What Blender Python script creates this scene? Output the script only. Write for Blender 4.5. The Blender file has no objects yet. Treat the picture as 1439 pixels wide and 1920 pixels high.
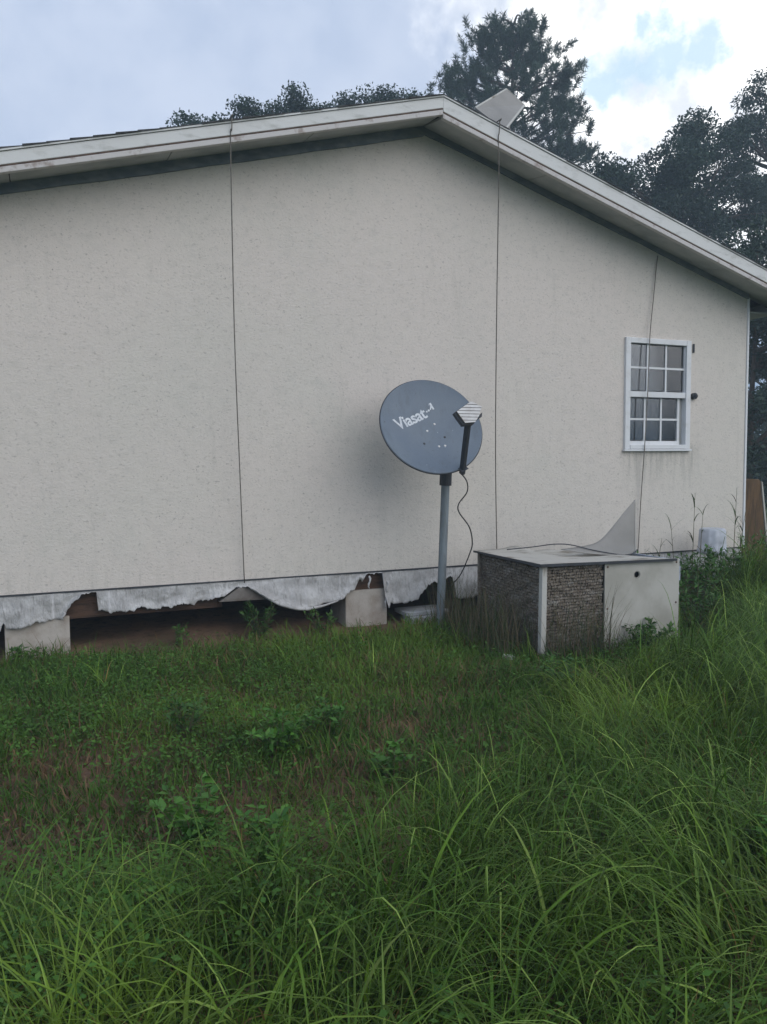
import bpy, math, random
import numpy as np
from mathutils import Vector, Matrix

random.seed(7)
rng = np.random.default_rng(11)
scn = bpy.context.scene
COL = scn.collection

# ------------------------------------------------------------------ camera
CR = Vector((0.920, -0.391, -0.007)).normalized()
CF = Vector((0.389, 0.919, -0.066)).normalized()
CU = CR.cross(CF).normalized()
CR = CF.cross(CU).normalized()
CAM = Vector((0.0, -6.6, 1.6))
cd = bpy.data.cameras.new('camera')
cd.sensor_fit = 'VERTICAL'
cd.sensor_height = 36.0
cd.lens = 28.125
cd.clip_start = 0.05
cd.clip_end = 2000
cam = bpy.data.objects.new('camera', cd)
COL.objects.link(cam)
cam.matrix_world = Matrix(((CR.x, CU.x, -CF.x, CAM.x), (CR.y, CU.y, -CF.y, CAM.y), (CR.z, CU.z, -CF.z, CAM.z), (0, 0, 0, 1)))
scn.camera = cam

# ------------------------------------------------------------------ light
SUN = Vector((0.30, -0.80, 0.48)).normalized()
sl = bpy.data.lights.new('sun', 'SUN')
sl.energy = 1.5
sl.angle = math.radians(70)
sl.color = (1.0, 0.94, 0.86)
so = bpy.data.objects.new('sun', sl)
COL.objects.link(so)
so.rotation_euler = SUN.to_track_quat('Z', 'Y').to_euler()
so.location = (4, -12, 14)

W = bpy.data.worlds.new('World')
scn.world = W
W.use_nodes = True
wt = W.node_tree
wt.nodes.clear()


def wn(t, **k):
    n = wt.nodes.new(t)
    for a, b in k.items():
        setattr(n, a, b)
    return n


def wmath(op, a, b=None, c=None, clamp=False):
    n = wn('ShaderNodeMath', operation=op)
    n.use_clamp = clamp
    for i, v in enumerate((a, b, c)):
        if v is None:
            continue
        if isinstance(v, (int, float)):
            n.inputs[i].default_value = v
        else:
            wt.links.new(v, n.inputs[i])
    return n.outputs[0]


def wmix(f, a, b):
    n = wn('ShaderNodeMix', data_type='RGBA')
    for s, v in ((n.inputs[0], f), (n.inputs[6], a), (n.inputs[7], b)):
        if isinstance(v, (tuple, list)):
            s.default_value = (*v, 1)
        elif isinstance(v, (int, float)):
            s.default_value = v
        else:
            wt.links.new(v, s)
    return n.outputs[2]


def wnoise(vec, scale, detail, rough, dist=0.0, loc=(0, 0, 0), sc=(1, 1, 1)):
    m = wn('ShaderNodeMapping')
    m.inputs['Location'].default_value = loc
    m.inputs['Scale'].default_value = sc
    wt.links.new(vec, m.inputs['Vector'])
    n = wn('ShaderNodeTexNoise')
    wt.links.new(m.outputs[0], n.inputs['Vector'])
    n.inputs['Scale'].default_value = scale
    n.inputs['Detail'].default_value = detail
    n.inputs['Roughness'].default_value = rough
    n.inputs['Distortion'].default_value = dist
    return n.outputs['Fac']


def wramp(f, lo, hi):
    n = wn('ShaderNodeMapRange', interpolation_type='SMOOTHSTEP')
    n.inputs['From Min'].default_value = lo
    n.inputs['From Max'].default_value = hi
    wt.links.new(f, n.inputs['Value'])
    return n.outputs[0]


def wblob(vec, d, r0, r1):
    dd = Vector(d).normalized()
    n = wn('ShaderNodeVectorMath', operation='DOT_PRODUCT')
    wt.links.new(vec, n.inputs[0])
    n.inputs[1].default_value = dd
    return wramp(n.outputs['Value'], math.cos(math.radians(r1)), math.cos(math.radians(r0)))


tc = wn('ShaderNodeTexCoord')
gen = tc.outputs['Generated']
sky = wn('ShaderNodeTexSky', sky_type='NISHITA')
sky.sun_disc = False
sky.sun_elevation = math.asin(SUN.z)
sky.sun_rotation = math.atan2(SUN.x, SUN.y)
sky.air_density = 1.0
sky.dust_density = 1.5
skyc = wn('ShaderNodeVectorMath', operation='SCALE')
wt.links.new(sky.outputs[0], skyc.inputs[0])
skyc.inputs['Scale'].default_value = 0.10
SKY_BLUE = wmix(0.88, skyc.outputs[0], (0.58, 0.80, 0.97))
n_big = wnoise(gen, 2.2, 5, 0.5, 0.2, (0.3, 0.1, 0.7), (1, 1, 1.5))
n_med = wnoise(gen, 9.0, 9, 0.56, 0.0, (1.3, 0.4, 0.2))
n_puf = wnoise(gen, 17.0, 8, 0.55, 0.0, (4.3, 1.4, 2.2))
grey = wmix(wramp(wmath('ADD', wmath('MULTIPLY', n_big, 0.65), wmath('MULTIPLY', n_med, 0.35)), 0.36, 0.62), (0.37, 0.47, 0.66), (0.58, 0.66, 0.82))
# break in the overcast: sunlit cumulus with holes of blue
brk = wblob(gen, (0.66, 0.60, 0.46), 7, 24)
cum = wramp(wmath('ADD', wmath('MULTIPLY', brk, 0.60), wmath('MULTIPLY', n_med, 0.95)), 0.70, 0.98)
white = wmix(wramp(n_puf, 0.34, 0.60), (0.84, 0.89, 0.98), (1.5, 1.5, 1.5))
c1 = wmix(cum, grey, white)
nz_ = wmath('ADD', wmath('MULTIPLY', n_med, 0.005), wmath('MULTIPLY', n_puf, 0.006))


def hole_mask(d, r, soft):
    n = wn('ShaderNodeVectorMath', operation='DOT_PRODUCT')
    wt.links.new(gen, n.inputs[0])
    n.inputs[1].default_value = Vector(d).normalized()
    c = math.cos(math.radians(r))
    return wramp(wmath('ADD', n.outputs['Value'], wmath('SUBTRACT', nz_, 0.0055)), c - soft, c + soft)


hole = wmath('MAXIMUM', hole_mask((0.628, 0.668, 0.398), 1.7, 0.0006), hole_mask((0.700, 0.560, 0.455), 2.6, 0.0006))
hole = wmath('MAXIMUM', hole, hole_mask((0.588, 0.702, 0.408), 1.5, 0.0006))
hole = wmath('MULTIPLY', hole, 0.85)
c2 = wmix(hole, c1, SKY_BLUE)
bg = wn('ShaderNodeBackground')
wt.links.new(c2, bg.inputs[0])
bg.inputs[1].default_value = 1.0
wo = wn('ShaderNodeOutputWorld')
wt.links.new(bg.outputs[0], wo.inputs[0])

vs = scn.view_settings
vs.view_transform = 'Standard'
vs.look = 'None'
vs.exposure = 0.20
vs.gamma = 1.0
vs.use_curve_mapping = False
scn.render.engine = 'CYCLES'
scn.cycles.adaptive_threshold = 0.015
scn.cycles.max_bounces = 5
scn.cycles.diffuse_bounces = 2
scn.cycles.glossy_bounces = 2
scn.cycles.transmission_bounces = 3
scn.cycles.transparent_max_bounces = 8
scn.cycles.volume_bounces = 1

# ------------------------------------------------------------------ helpers


def vnoise(x, y, seed=0):
    xi = np.floor(x).astype(np.int64)
    yi = np.floor(y).astype(np.int64)
    xf = x - xi
    yf = y - yi
    u = xf * xf * (3 - 2 * xf)
    v = yf * yf * (3 - 2 * yf)

    def h(a, b):
        n = (a * 374761393 + b * 668265263 + seed * 974634777) & 0x7fffffff
        n = ((n ^ (n >> 13)) * 1274126177) & 0x7fffffff
        n = n ^ (n >> 16)
        return (n & 0xffff) / 65535.0
    return (h(xi, yi) * (1 - u) + h(xi + 1, yi) * u) * (1 - v) + (h(xi, yi + 1) * (1 - u) + h(xi + 1, yi + 1) * u) * v


def fbm(x, y, seed=0, o=4):
    r = 0
    a = 0.5
    t = 0
    for i in range(o):
        r = r + a * vnoise(x * 2 ** i, y * 2 ** i, seed + i)
        t += a
        a *= 0.5
    return r / t


def gz(x, y):
    x = np.asarray(x, float)
    y = np.asarray(y, float)
    t = np.clip((y + 4.2) / 2.8, 0, 1)
    base = 0.10 * t * t * (3 - 2 * t)
    b = (fbm(x * 0.9 + 40, y * 0.9 + 40, 3) - 0.5) * 0.10 + (fbm(x * 4 + 9, y * 4 + 9, 5, 3) - 0.5) * 0.035
    bank = 0.075 * np.exp(-((x - 1.25) / 1.15) ** 4) * np.clip((y + 0.25) / 0.5, 0, 1) * np.clip((3.0 - y) / 2.0, 0, 1)
    base = base + bank * (0.6 + 0.8 * fbm(x * 2.5, y * 2.5, 17, 3))
    w = np.clip((-y - 0.2) / 1.0, 0.25, 1)
    far = np.clip((np.abs(x - 3) + np.abs(y + 2) - 25) / 30, 0, 1)
    return base + b * w * (1 - far)


def new_obj(name, me, mat=None, parent=None, label=None, cat=None, group=None, kind=None):
    o = bpy.data.objects.new(name, me)
    COL.objects.link(o)
    if mat is not None:
        for m in (mat if isinstance(mat, (list, tuple)) else [mat]):
            me.materials.append(m)
    if parent is not None:
        o.parent = parent
        o.matrix_parent_inverse = Matrix.Translation(-Vector(base_of(parent)))
    tag(o, label, cat, group, kind)
    return o


BASE = {}


def base_of(p):
    return BASE.get(p.name, (0, 0, 0))


def tag(o, label=None, cat=None, group=None, kind=None):
    if label:
        o['label'] = label
    if cat:
        o['category'] = cat
    if group:
        o['group'] = group
    if kind:
        o['kind'] = kind


def thing(name, loc, label, cat, group=None):
    o = bpy.data.objects.new(name, None)
    COL.objects.link(o)
    o.location = loc
    o.empty_display_size = 0.2
    BASE[o.name] = tuple(loc)
    tag(o, label, cat, group)
    return o


def pydata(name, v, f, smooth=False):
    me = bpy.data.meshes.new(name)
    me.from_pydata([tuple(p) for p in v], [], f)
    me.update()
    if smooth:
        for p in me.polygons:
            p.use_smooth = True
    return me


def np_mesh(name, V, F, col=None, smooth=False):
    """V (n,3), F (m,k) with constant k, col (n,3) -> mesh."""
    me = bpy.data.meshes.new(name)
    V = np.ascontiguousarray(V, np.float32)
    F = np.ascontiguousarray(F, np.int32)
    n, k = F.shape
    me.vertices.add(len(V))
    me.vertices.foreach_set('co', V.ravel())
    me.loops.add(n * k)
    me.loops.foreach_set('vertex_index', F.ravel())
    me.polygons.add(n)
    me.polygons.foreach_set('loop_start', np.arange(0, n * k, k, dtype=np.int32))
    try:
        me.polygons.foreach_set('loop_total', np.full(n, k, np.int32))
    except Exception:
        pass
    if smooth:
        me.polygons.foreach_set('use_smooth', np.ones(n, bool))
    me.update(calc_edges=True)
    if col is not None:
        a = me.attributes.new('Col', 'FLOAT_COLOR', 'POINT')
        c4 = np.ones((len(V), 4), np.float32)
        c4[:, :3] = col
        a.data.foreach_set('color', c4.ravel())
    return me


class MB:
    def __init__(s):
        s.v = []
        s.f = []

    def box(s, x0, x1, y0, y1, z0, z1):
        b = len(s.v)
        s.v += [(x0, y0, z0), (x1, y0, z0), (x1, y1, z0), (x0, y1, z0), (x0, y0, z1), (x1, y0, z1), (x1, y1, z1), (x0, y1, z1)]
        s.f += [tuple(b + i for i in q) for q in ((0, 3, 2, 1), (4, 5, 6, 7), (0, 1, 5, 4), (1, 2, 6, 5), (2, 3, 7, 6), (3, 0, 4, 7))]
        return s

    def hexa(s, p):
        b = len(s.v)
        s.v += [tuple(q) for q in p]
        s.f += [tuple(b + i for i in q) for q in ((0, 3, 2, 1), (4, 5, 6, 7), (0, 1, 5, 4), (1, 2, 6, 5), (2, 3, 7, 6), (3, 0, 4, 7))]
        return s

    def tube(s, pts, rad, n=8, cap=True):
        pts = [Vector(p) for p in pts]
        if not isinstance(rad, (list, tuple)):
            rad = [rad] * len(pts)
        b = len(s.v)
        ref = None
        for i, p in enumerate(pts):
            t = (pts[min(i + 1, len(pts) - 1)] - pts[max(i - 1, 0)]).normalized()
            if ref is None:
                ref = t.orthogonal().normalized()
            ref = (ref - t * ref.dot(t)).normalized()
            w = t.cross(ref)
            for k in range(n):
                a = 2 * math.pi * k / n
                s.v.append(tuple(p + (ref * math.cos(a) + w * math.sin(a)) * rad[i]))
        for i in range(len(pts) - 1):
            for k in range(n):
                k2 = (k + 1) % n
                s.f.append((b + i * n + k, b + i * n + k2, b + (i + 1) * n + k2, b + (i + 1) * n + k))
        if cap:
            s.f.append(tuple(b + k for k in range(n))[::-1])
            s.f.append(tuple(b + (len(pts) - 1) * n + k for k in range(n)))
        return s

    def build(s, name, mat, parent=None, smooth=False, bevel=0, **k):
        me = pydata(name, s.v, s.f, smooth)
        o = new_obj(name, me, mat, parent, **k)
        if bevel:
            m = o.modifiers.new('bevel', 'BEVEL')
            m.width = bevel
            m.segments = 2
            m.limit_method = 'ANGLE'
        return o


def spline(pts, n=8):
    P = [Vector(p) for p in pts]
    P = [P[0] * 2 - P[1]] + P + [P[-1] * 2 - P[-2]]
    out = []
    for i in range(1, len(P) - 2):
        for k in range(n):
            t = k / n
            a, b, c, d = P[i - 1], P[i], P[i + 1], P[i + 2]
            out.append(0.5 * ((2 * b) + (c - a) * t + (2 * a - 5 * b + 4 * c - d) * t * t + (3 * b - a - 3 * c + d) * t ** 3))
    out.append(P[-2])
    return out


# ------------------------------------------------------------------ materials


class M:
    """tiny node helper"""

    def __init__(s, name, rough=0.7, spec=0.3):
        s.m = bpy.data.materials.new(name)
        s.m.use_nodes = True
        s.t = s.m.node_tree
        s.b = s.t.nodes['Principled BSDF']
        s.b.inputs['Roughness'].default_value = rough
        s.b.inputs['Specular IOR Level'].default_value = spec
        s.out = s.t.nodes['Material Output']
        s.co = s.t.nodes.new('ShaderNodeTexCoord').outputs['Object']

    def node(s, t, **k):
        n = s.t.nodes.new(t)
        for a, b in k.items():
            setattr(n, a, b)
        return n

    def put(s, sock, v):
        if isinstance(v, (tuple, list)):
            sock.default_value = (*v, 1) if len(v) == 3 and sock.type == 'RGBA' else v
        elif isinstance(v, (int, float)):
            sock.default_value = v
        else:
            s.t.links.new(v, sock)

    def noise(s, scale, detail=4, rough=0.55, sc=(1, 1, 1), dist=0.0, loc=(0, 0, 0)):
        m = s.node('ShaderNodeMapping')
        m.inputs['Scale'].default_value = sc
        m.inputs['Location'].default_value = loc
        s.t.links.new(s.co, m.inputs['Vector'])
        n = s.node('ShaderNodeTexNoise')
        s.t.links.new(m.outputs[0], n.inputs['Vector'])
        n.inputs['Scale'].default_value = scale
        n.inputs['Detail'].default_value = detail
        n.inputs['Roughness'].default_value = rough
        n.inputs['Distortion'].default_value = dist
        return n.outputs['Fac']

    def ramp(s, f, lo, hi, a=0.0, b=1.0):
        n = s.node('ShaderNodeMapRange', interpolation_type='SMOOTHSTEP')
        n.inputs['From Min'].default_value = lo
        n.inputs['From Max'].default_value = hi
        n.inputs['To Min'].default_value = a
        n.inputs['To Max'].default_value = b
        s.t.links.new(f, n.inputs['Value'])
        return n.outputs[0]

    def math(s, op, a, b=0.0, clamp=False):
        n = s.node('ShaderNodeMath', operation=op)
        n.use_clamp = clamp
        s.put(n.inputs[0], a)
        s.put(n.inputs[1], b)
        return n.outputs[0]

    def mix(s, f, a, b):
        n = s.node('ShaderNodeMix', data_type='RGBA')
        s.put(n.inputs[0], f)
        s.put(n.inputs[6], a)
        s.put(n.inputs[7], b)
        return n.outputs[2]

    def axis(s, i):
        n = s.node('ShaderNodeSeparateXYZ')
        s.t.links.new(s.co, n.inputs[0])
        return n.outputs[i]

    def col(s, c):
        s.put(s.b.inputs['Base Color'], c)
        return s

    def bump(s, h, strength=0.3, dist=0.01):
        n = s.node('ShaderNodeBump')
        n.inputs['Strength'].default_value = strength
        n.inputs['Distance'].default_value = dist
        s.t.links.new(h, n.inputs['Height'])
        s.t.links.new(n.outputs[0], s.b.inputs['Normal'])
        return s


def simple(name, c, c2=None, scale=6, rough=0.7, spec=0.3, bump=0.0, bscale=40, sc=(1, 1, 1), lo=0.35, hi=0.7):
    m = M(name, rough, spec)
    if c2 is None:
        c2 = tuple(x * 0.75 for x in c)
    m.col(m.mix(m.ramp(m.noise(scale, 6, 0.6, sc), lo, hi), c, c2))
    if bump:
        m.bump(m.noise(bscale, 4, 0.6, sc), bump, 0.01)
    return m.m


def wall_material():
    m = M('painted_stucco_panel', 0.85, 0.2)
    base = m.mix(m.ramp(m.noise(0.5, 3, 0.5), 0.35, 0.65), (0.710, 0.645, 0.585), (0.680, 0.635, 0.570))
    mott = m.noise(9, 6, 0.65, (1, 1, 1.6))
    base = m.mix(m.ramp(mott, 0.45, 0.75, 0, 0.30), base, (0.47, 0.45, 0.41))
    # fine horizontal grain pits
    pit = m.noise(48, 5, 0.65, (0.75, 1, 1.15), 0.6)
    base = m.mix(m.ramp(pit, 0.56, 0.68, 0, 0.6), base, (0.37, 0.34, 0.31))
    spk = m.noise(60, 2, 0.5, (1, 1, 1))
    spk = m.math('MULTIPLY', m.ramp(spk, 0.66, 0.73, 0, 0.8), m.ramp(m.noise(1.6, 5, 0.65, loc=(6, 2, 3)), 0.45, 0.62, 0.1, 1.0))
    base = m.mix(spk, base, (0.18, 0.17, 0.15))
    # grime: run-off under the window and streaks near the bottom edge
    x = m.axis(0)
    z = m.axis(2)
    stv = m.noise(5, 6, 0.7, (4.0, 1, 0.35))
    low = m.math('MULTIPLY', m.ramp(z, 0.85, 0.60), m.ramp(stv, 0.48, 0.72, 0, 0.35))
    base = m.mix(low, base, (0.36, 0.35, 0.30))
    wx = m.math('MULTIPLY', m.ramp(x, 5.40, 5.55), m.ramp(x, 6.55, 6.35))
    wz = m.math('MULTIPLY', m.ramp(z, 1.15, 1.66), m.ramp(z, 1.75, 1.69))
    wst = m.math('MULTIPLY', m.math('MULTIPLY', wx, wz), m.ramp(stv, 0.40, 0.65, 0.05, 0.5))
    base = m.mix(wst, base, (0.30, 0.30, 0.27))
    # green tinge of algae on parts of the wall
    base = m.mix(m.ramp(m.noise(0.9, 5, 0.6, loc=(4, 0, 2)), 0.54, 0.74, 0, 0.28), base, (0.50, 0.52, 0.46))
    # faint sheet joints and old patches
    base = m.mix(m.ramp(m.noise(1.7, 3, 0.5, loc=(9, 0, 1)), 0.58, 0.64, 0, 0.10), base, (0.75, 0.71, 0.62))
    base = m.mix(m.ramp(m.noise(3.0, 6, 0.7, (2.2, 1, 0.25), loc=(2, 0, 5)), 0.55, 0.75, 0, 0.22), base, (0.40, 0.385, 0.34))
    m.col(base)
    g = m.noise(48, 5, 0.65, (0.85, 1, 1.1), 0.6)
    m.bump(g, 0.6, 0.008)
    return m.m


MAT = {}
MAT['wall'] = wall_material()
MAT['fascia'] = simple('weathered_white_fascia_paint', (0.70, 0.70, 0.68), (0.50, 0.50, 0.47), 5, 0.6, 0.3, 0.1, 30, (1, 1, 3), 0.5, 0.75)
MAT['trim'] = simple('stained_white_trim', (0.60, 0.57, 0.55), (0.36, 0.30, 0.27), 11, 0.7, 0.25, 0.2, 40, (1, 1, 1), 0.52, 0.72)
MAT['soffit'] = simple('dusty_soffit', (0.46, 0.46, 0.44), (0.33, 0.34, 0.33), 3, 0.8, 0.2, 0.1, 20)
MAT['top_strip'] = simple('dark_eave_strip', (0.16, 0.185, 0.21), (0.26, 0.28, 0.295), 6, 0.85, 0.2, 0.2, 25, (1, 1, 2))
MAT['shingle'] = simple('dark_asphalt_shingle', (0.06, 0.06, 0.062), (0.11, 0.11, 0.11), 25, 0.95, 0.1, 0.4, 120)
MAT['brownedge'] = simple('rusted_drip_edge', (0.20, 0.13, 0.10), (0.10, 0.07, 0.055), 14, 0.8, 0.2)
MAT['white'] = simple('white_vinyl', (0.74, 0.75, 0.76), (0.60, 0.60, 0.58), 8, 0.45, 0.4, 0, 10, (1, 1, 1), 0.5, 0.8)
MAT['wood'] = simple('weathered_brown_wood', (0.105, 0.062, 0.042), (0.05, 0.033, 0.025), 8, 0.85, 0.2, 0.4, 30, (1, 6, 6))
MAT['plank'] = simple('brown_plank_wood', (0.16, 0.10, 0.055), (0.08, 0.055, 0.035), 5, 0.8, 0.2, 0.4, 26, (5, 5, 0.7))
MAT['pier'] = simple('pale_concrete_pier', (0.50, 0.46, 0.41), (0.36, 0.31, 0.26), 6, 0.9, 0.15, 0.35, 45)
MAT['block'] = simple('grey_concrete_block', (0.45, 0.46, 0.47), (0.32, 0.32, 0.32), 14, 0.9, 0.15, 0.5, 60)
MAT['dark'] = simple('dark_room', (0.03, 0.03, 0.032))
MAT['plaster'] = simple('plain_interior', (0.3, 0.3, 0.3))
MAT['curtain'] = simple('grey_curtain_cloth', (0.42, 0.42, 0.44), (0.33, 0.33, 0.35), 9, 0.9, 0.1)
MAT['cable'] = simple('dull_brown_cable', (0.20, 0.18, 0.155), (0.13, 0.115, 0.10), 20, 0.6, 0.3)
MAT['wire'] = simple('black_coax_wire', (0.025, 0.024, 0.023), None, 10, 0.5, 0.4)
MAT['pole'] = simple('galvanised_pole_paint', (0.20, 0.235, 0.255), (0.145, 0.165, 0.175), 9, 0.5, 0.45, 0.05, 60, (3, 3, 0.6))
MAT['bracket'] = simple('dark_grey_bracket', (0.05, 0.055, 0.065), (0.035, 0.036, 0.04), 10, 0.5, 0.4)
MAT['feed'] = simple('white_feed_plastic', (0.80, 0.78, 0.76), (0.66, 0.62, 0.60), 14, 0.5, 0.4)
MAT['feedgap'] = simple('feed_groove_grey', (0.33, 0.27, 0.26))
MAT['logo'] = simple('white_print', (0.72, 0.74, 0.76), (0.55, 0.58, 0.62), 40, 0.5, 0.3)
MAT['sheet'] = simple('grey_sheet_and_flap_shade', (0.30, 0.285, 0.26), (0.24, 0.23, 0.21), 3, 0.55, 0.35, 0.08, 12)  # the lid flap's shade is painted in by this darker tone
MAT['panel'] = simple('off_white_steel_panel', (0.49, 0.475, 0.43), (0.38, 0.365, 0.32), 3.5, 0.5, 0.35, 0.05, 10)
MAT['lid'] = simple('dirty_steel_lid', (0.50, 0.48, 0.43), (0.20, 0.17, 0.13), 4.5, 0.6, 0.3, 0.1, 14, (1, 2, 1), 0.50, 0.72)
MAT['post'] = simple('pale_corner_post_paint', (0.52, 0.51, 0.47), (0.24, 0.21, 0.17), 8, 0.7, 0.25, 0.2, 30, (1, 1, 0.6), 0.5, 0.7)
MAT['bucket'] = simple('white_bucket_plastic', (0.56, 0.58, 0.63), (0.42, 0.44, 0.48), 7, 0.45, 0.4)
MAT['pipe'] = simple('pale_pvc_pipe', (0.62, 0.62, 0.60), (0.45, 0.44, 0.40), 6, 0.5, 0.4)
MAT['insul'] = simple('pale_blue_foil_insulation', (0.45, 0.50, 0.58), (0.30, 0.33, 0.38), 12, 0.6, 0.4, 0.4, 40)
MAT['rot'] = simple('rotten_grey_board', (0.20, 0.185, 0.17), (0.12, 0.10, 0.085), 9, 0.9, 0.15, 0.3, 40)
MAT['bark'] = simple('grey_brown_bark', (0.13, 0.105, 0.085), (0.07, 0.058, 0.05), 9, 0.95, 0.1, 0.6, 20, (3, 3, 0.7))


def dish_material():
    m = M('slate_grey_dish_paint', 0.5, 0.35)
    c = m.mix(m.ramp(m.noise(5, 5, 0.6), 0.35, 0.7), (0.150, 0.186, 0.232), (0.170, 0.205, 0.245))
    c = m.mix(m.ramp(m.noise(26, 3, 0.6), 0.66, 0.76, 0, 0.55), c, (0.08, 0.10, 0.11))
    c = m.mix(m.ramp(m.noise(34, 2, 0.5, loc=(3, 5, 1)), 0.72, 0.78, 0, 0.7), c, (0.40, 0.44, 0.46))
    c = m.mix(m.ramp(m.noise(3.2, 6, 0.7, (3.5, 3.5, 0.8)), 0.48, 0.74, 0, 0.55), c, (0.115, 0.135, 0.155))
    m.col(c)
    return m.m


MAT['dish'] = dish_material()


def wrap_material():
    m = M('torn_white_house_wrap', 0.55, 0.35)
    c = m.mix(m.ramp(m.noise(7, 6, 0.65), 0.36, 0.64), (0.62, 0.61, 0.60), (0.43, 0.42, 0.41))
    st = m.noise(16, 5, 0.7, (2.5, 1, 0.5))
    c = m.mix(m.ramp(st, 0.52, 0.70, 0, 0.6), c, (0.20, 0.19, 0.175))
    m.col(c)
    m.bump(m.noise(30, 5, 0.65, (1.6, 1, 0.6)), 0.9, 0.02)
    return m.m


MAT['wrap'] = wrap_material()


def coil_material():
    m = M('corroded_coil_fins', 0.75, 0.3)
    c = m.mix(m.ramp(m.noise(70, 4, 0.7), 0.40, 0.60), (0.125, 0.100, 0.075), (0.255, 0.22, 0.18))
    c = m.mix(m.ramp(m.noise(6, 7, 0.75, (0.9, 0.9, 1.6)), 0.50, 0.66, 0, 0.7), c, (0.40, 0.385, 0.355))
    c = m.mix(m.ramp(m.noise(4, 5, 0.7, loc=(3, 1, 2)), 0.55, 0.72, 0, 0.7), c, (0.10, 0.07, 0.05))
    m.col(c)
    m.bump(m.noise(90, 3, 0.6), 0.5, 0.006)
    return m.m


MAT['coil'] = coil_material()


def glass_material():
    m = M('window_glass')
    tr = m.node('ShaderNodeBsdfTransparent')
    tr.inputs[0].default_value = (0.55, 0.58, 0.60, 1)
    gl = m.node('ShaderNodeBsdfGlossy')
    gl.inputs['Roughness'].default_value = 0.06
    fr = m.node('ShaderNodeFresnel')
    fr.inputs[0].default_value = 1.5
    f = m.math('ADD', fr.outputs[0], 0.06)
    mx = m.node('ShaderNodeMixShader')
    m.t.links.new(f, mx.inputs[0])
    m.t.links.new(tr.outputs[0], mx.inputs[1])
    m.t.links.new(gl.outputs[0], mx.inputs[2])
    m.t.links.new(mx.outputs[0], m.out.inputs[0])
    return m.m


MAT['glass'] = glass_material()


def foliage_material(name, rough=0.5, trans=0.3, spec=0.35, gain=1.0):
    m = M(name, rough, spec)
    a = m.node('ShaderNodeVertexColor')
    a.layer_name = 'Col'
    nz = m.noise(3.0, 3, 0.6)
    hsv = m.node('ShaderNodeHueSaturation')
    m.t.links.new(a.outputs[0], hsv.inputs['Color'])
    m.t.links.new(m.ramp(nz, 0.3, 0.7, 0.85 * gain, 1.15 * gain), hsv.inputs['Value'])
    m.t.links.new(hsv.outputs[0], m.b.inputs['Base Color'])
    t = m.node('ShaderNodeBsdfTranslucent')
    m.t.links.new(hsv.outputs[0], t.inputs[0])
    mx = m.node('ShaderNodeMixShader')
    mx.inputs[0].default_value = trans
    m.t.links.new(m.b.outputs[0], mx.inputs[1])
    m.t.links.new(t.outputs[0], mx.inputs[2])
    m.t.links.new(mx.outputs[0], m.out.inputs[0])
    return m.m


MAT['grass'] = foliage_material('grass_blade', 0.55, 0.28, 0.22)
MAT['leaf'] = foliage_material('tree_leaf', 0.5, 0.2, 0.35)
MAT['needle'] = foliage_material('pine_needle', 0.55, 0.15, 0.3)


def ground_material():
    m = M('sandy_soil', 0.95, 0.1)
    c = m.mix(m.ramp(m.noise(2.0, 6, 0.65), 0.35, 0.65), (0.23, 0.140, 0.090), (0.135, 0.090, 0.058))
    c = m.mix(m.ramp(m.noise(14, 6, 0.7), 0.5, 0.7), c, (0.075, 0.06, 0.04))
    c = m.mix(m.ramp(m.noise(45, 4, 0.7), 0.55, 0.72, 0, 0.8), c, (0.17, 0.125, 0.09))
    gx, gy = m.axis(0), m.axis(1)
    rx = m.math('ABSOLUTE', m.math('SUBTRACT', gx, 3.1))
    off = m.math('MAXIMUM', m.ramp(rx, 4.3, 6.0), m.math('MAXIMUM', m.ramp(gy, -5.2, -6.5), m.ramp(gy, 13.5, 15.0)))
    turf = m.mix(m.ramp(m.noise(9, 6, 0.7), 0.35, 0.65), (0.030, 0.058, 0.018), (0.070, 0.095, 0.032))
    turf = m.mix(m.ramp(m.noise(0.8, 5, 0.6), 0.5, 0.75, 0, 0.5), turf, (0.12, 0.10, 0.055))
    c = m.mix(off, c, turf)
    m.col(c)
    m.bump(m.noise(40, 6, 0.7), 0.8, 0.03)
    return m.m


MAT['ground'] = ground_material()

# ------------------------------------------------------------------ ground
xs = np.concatenate([[-600, -300, -150, -80, -40, -22, -12, -8, -6], np.arange(-5, 11.01, 0.12), [12, 14, 18, 26, 40, 80, 150, 300, 600]])
ys = np.concatenate([[-600, -300, -150, -80, -40, -22, -14, -10, -8], np.arange(-7, 2.01, 0.12), [3, 5, 8, 12, 18, 26, 40, 80, 150, 300, 600]])
GX, GY = np.meshgrid(xs, ys, indexing='ij')
GZ = gz(GX, GY)
ny = len(ys)
ii, jj = np.meshgrid(np.arange(len(xs) - 1), np.arange(ny - 1), indexing='ij')
q = (ii * ny + jj).ravel()
GF = np.stack([q, q + ny, q + ny + 1, q + 1], 1)
new_obj('ground', np_mesh('ground', np.stack([GX.ravel(), GY.ravel(), GZ.ravel()], 1), GF, smooth=True), MAT['ground'], kind='structure')

# ------------------------------------------------------------------ house
XL, XR, XA = -0.86, 7.12, 3.20      # left and right end of the gable wall, apex
SL, SR = 0.270, 0.300               # roof slopes left and right
ZB = 0.60                           # bottom edge of the wall
ZA = 4.555                          # underside of the soffit at the wall, apex
OV = 0.40                           # rake overhang
YBK = 13.0
house = thing('house', (3.2, 0, 0.1), 'long off-white gabled house raised on piers with textured wall', 'house')


def zr(x, z0):
    return z0 - (SL * (XA - x) if x < XA else SR * (x - XA))


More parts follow.
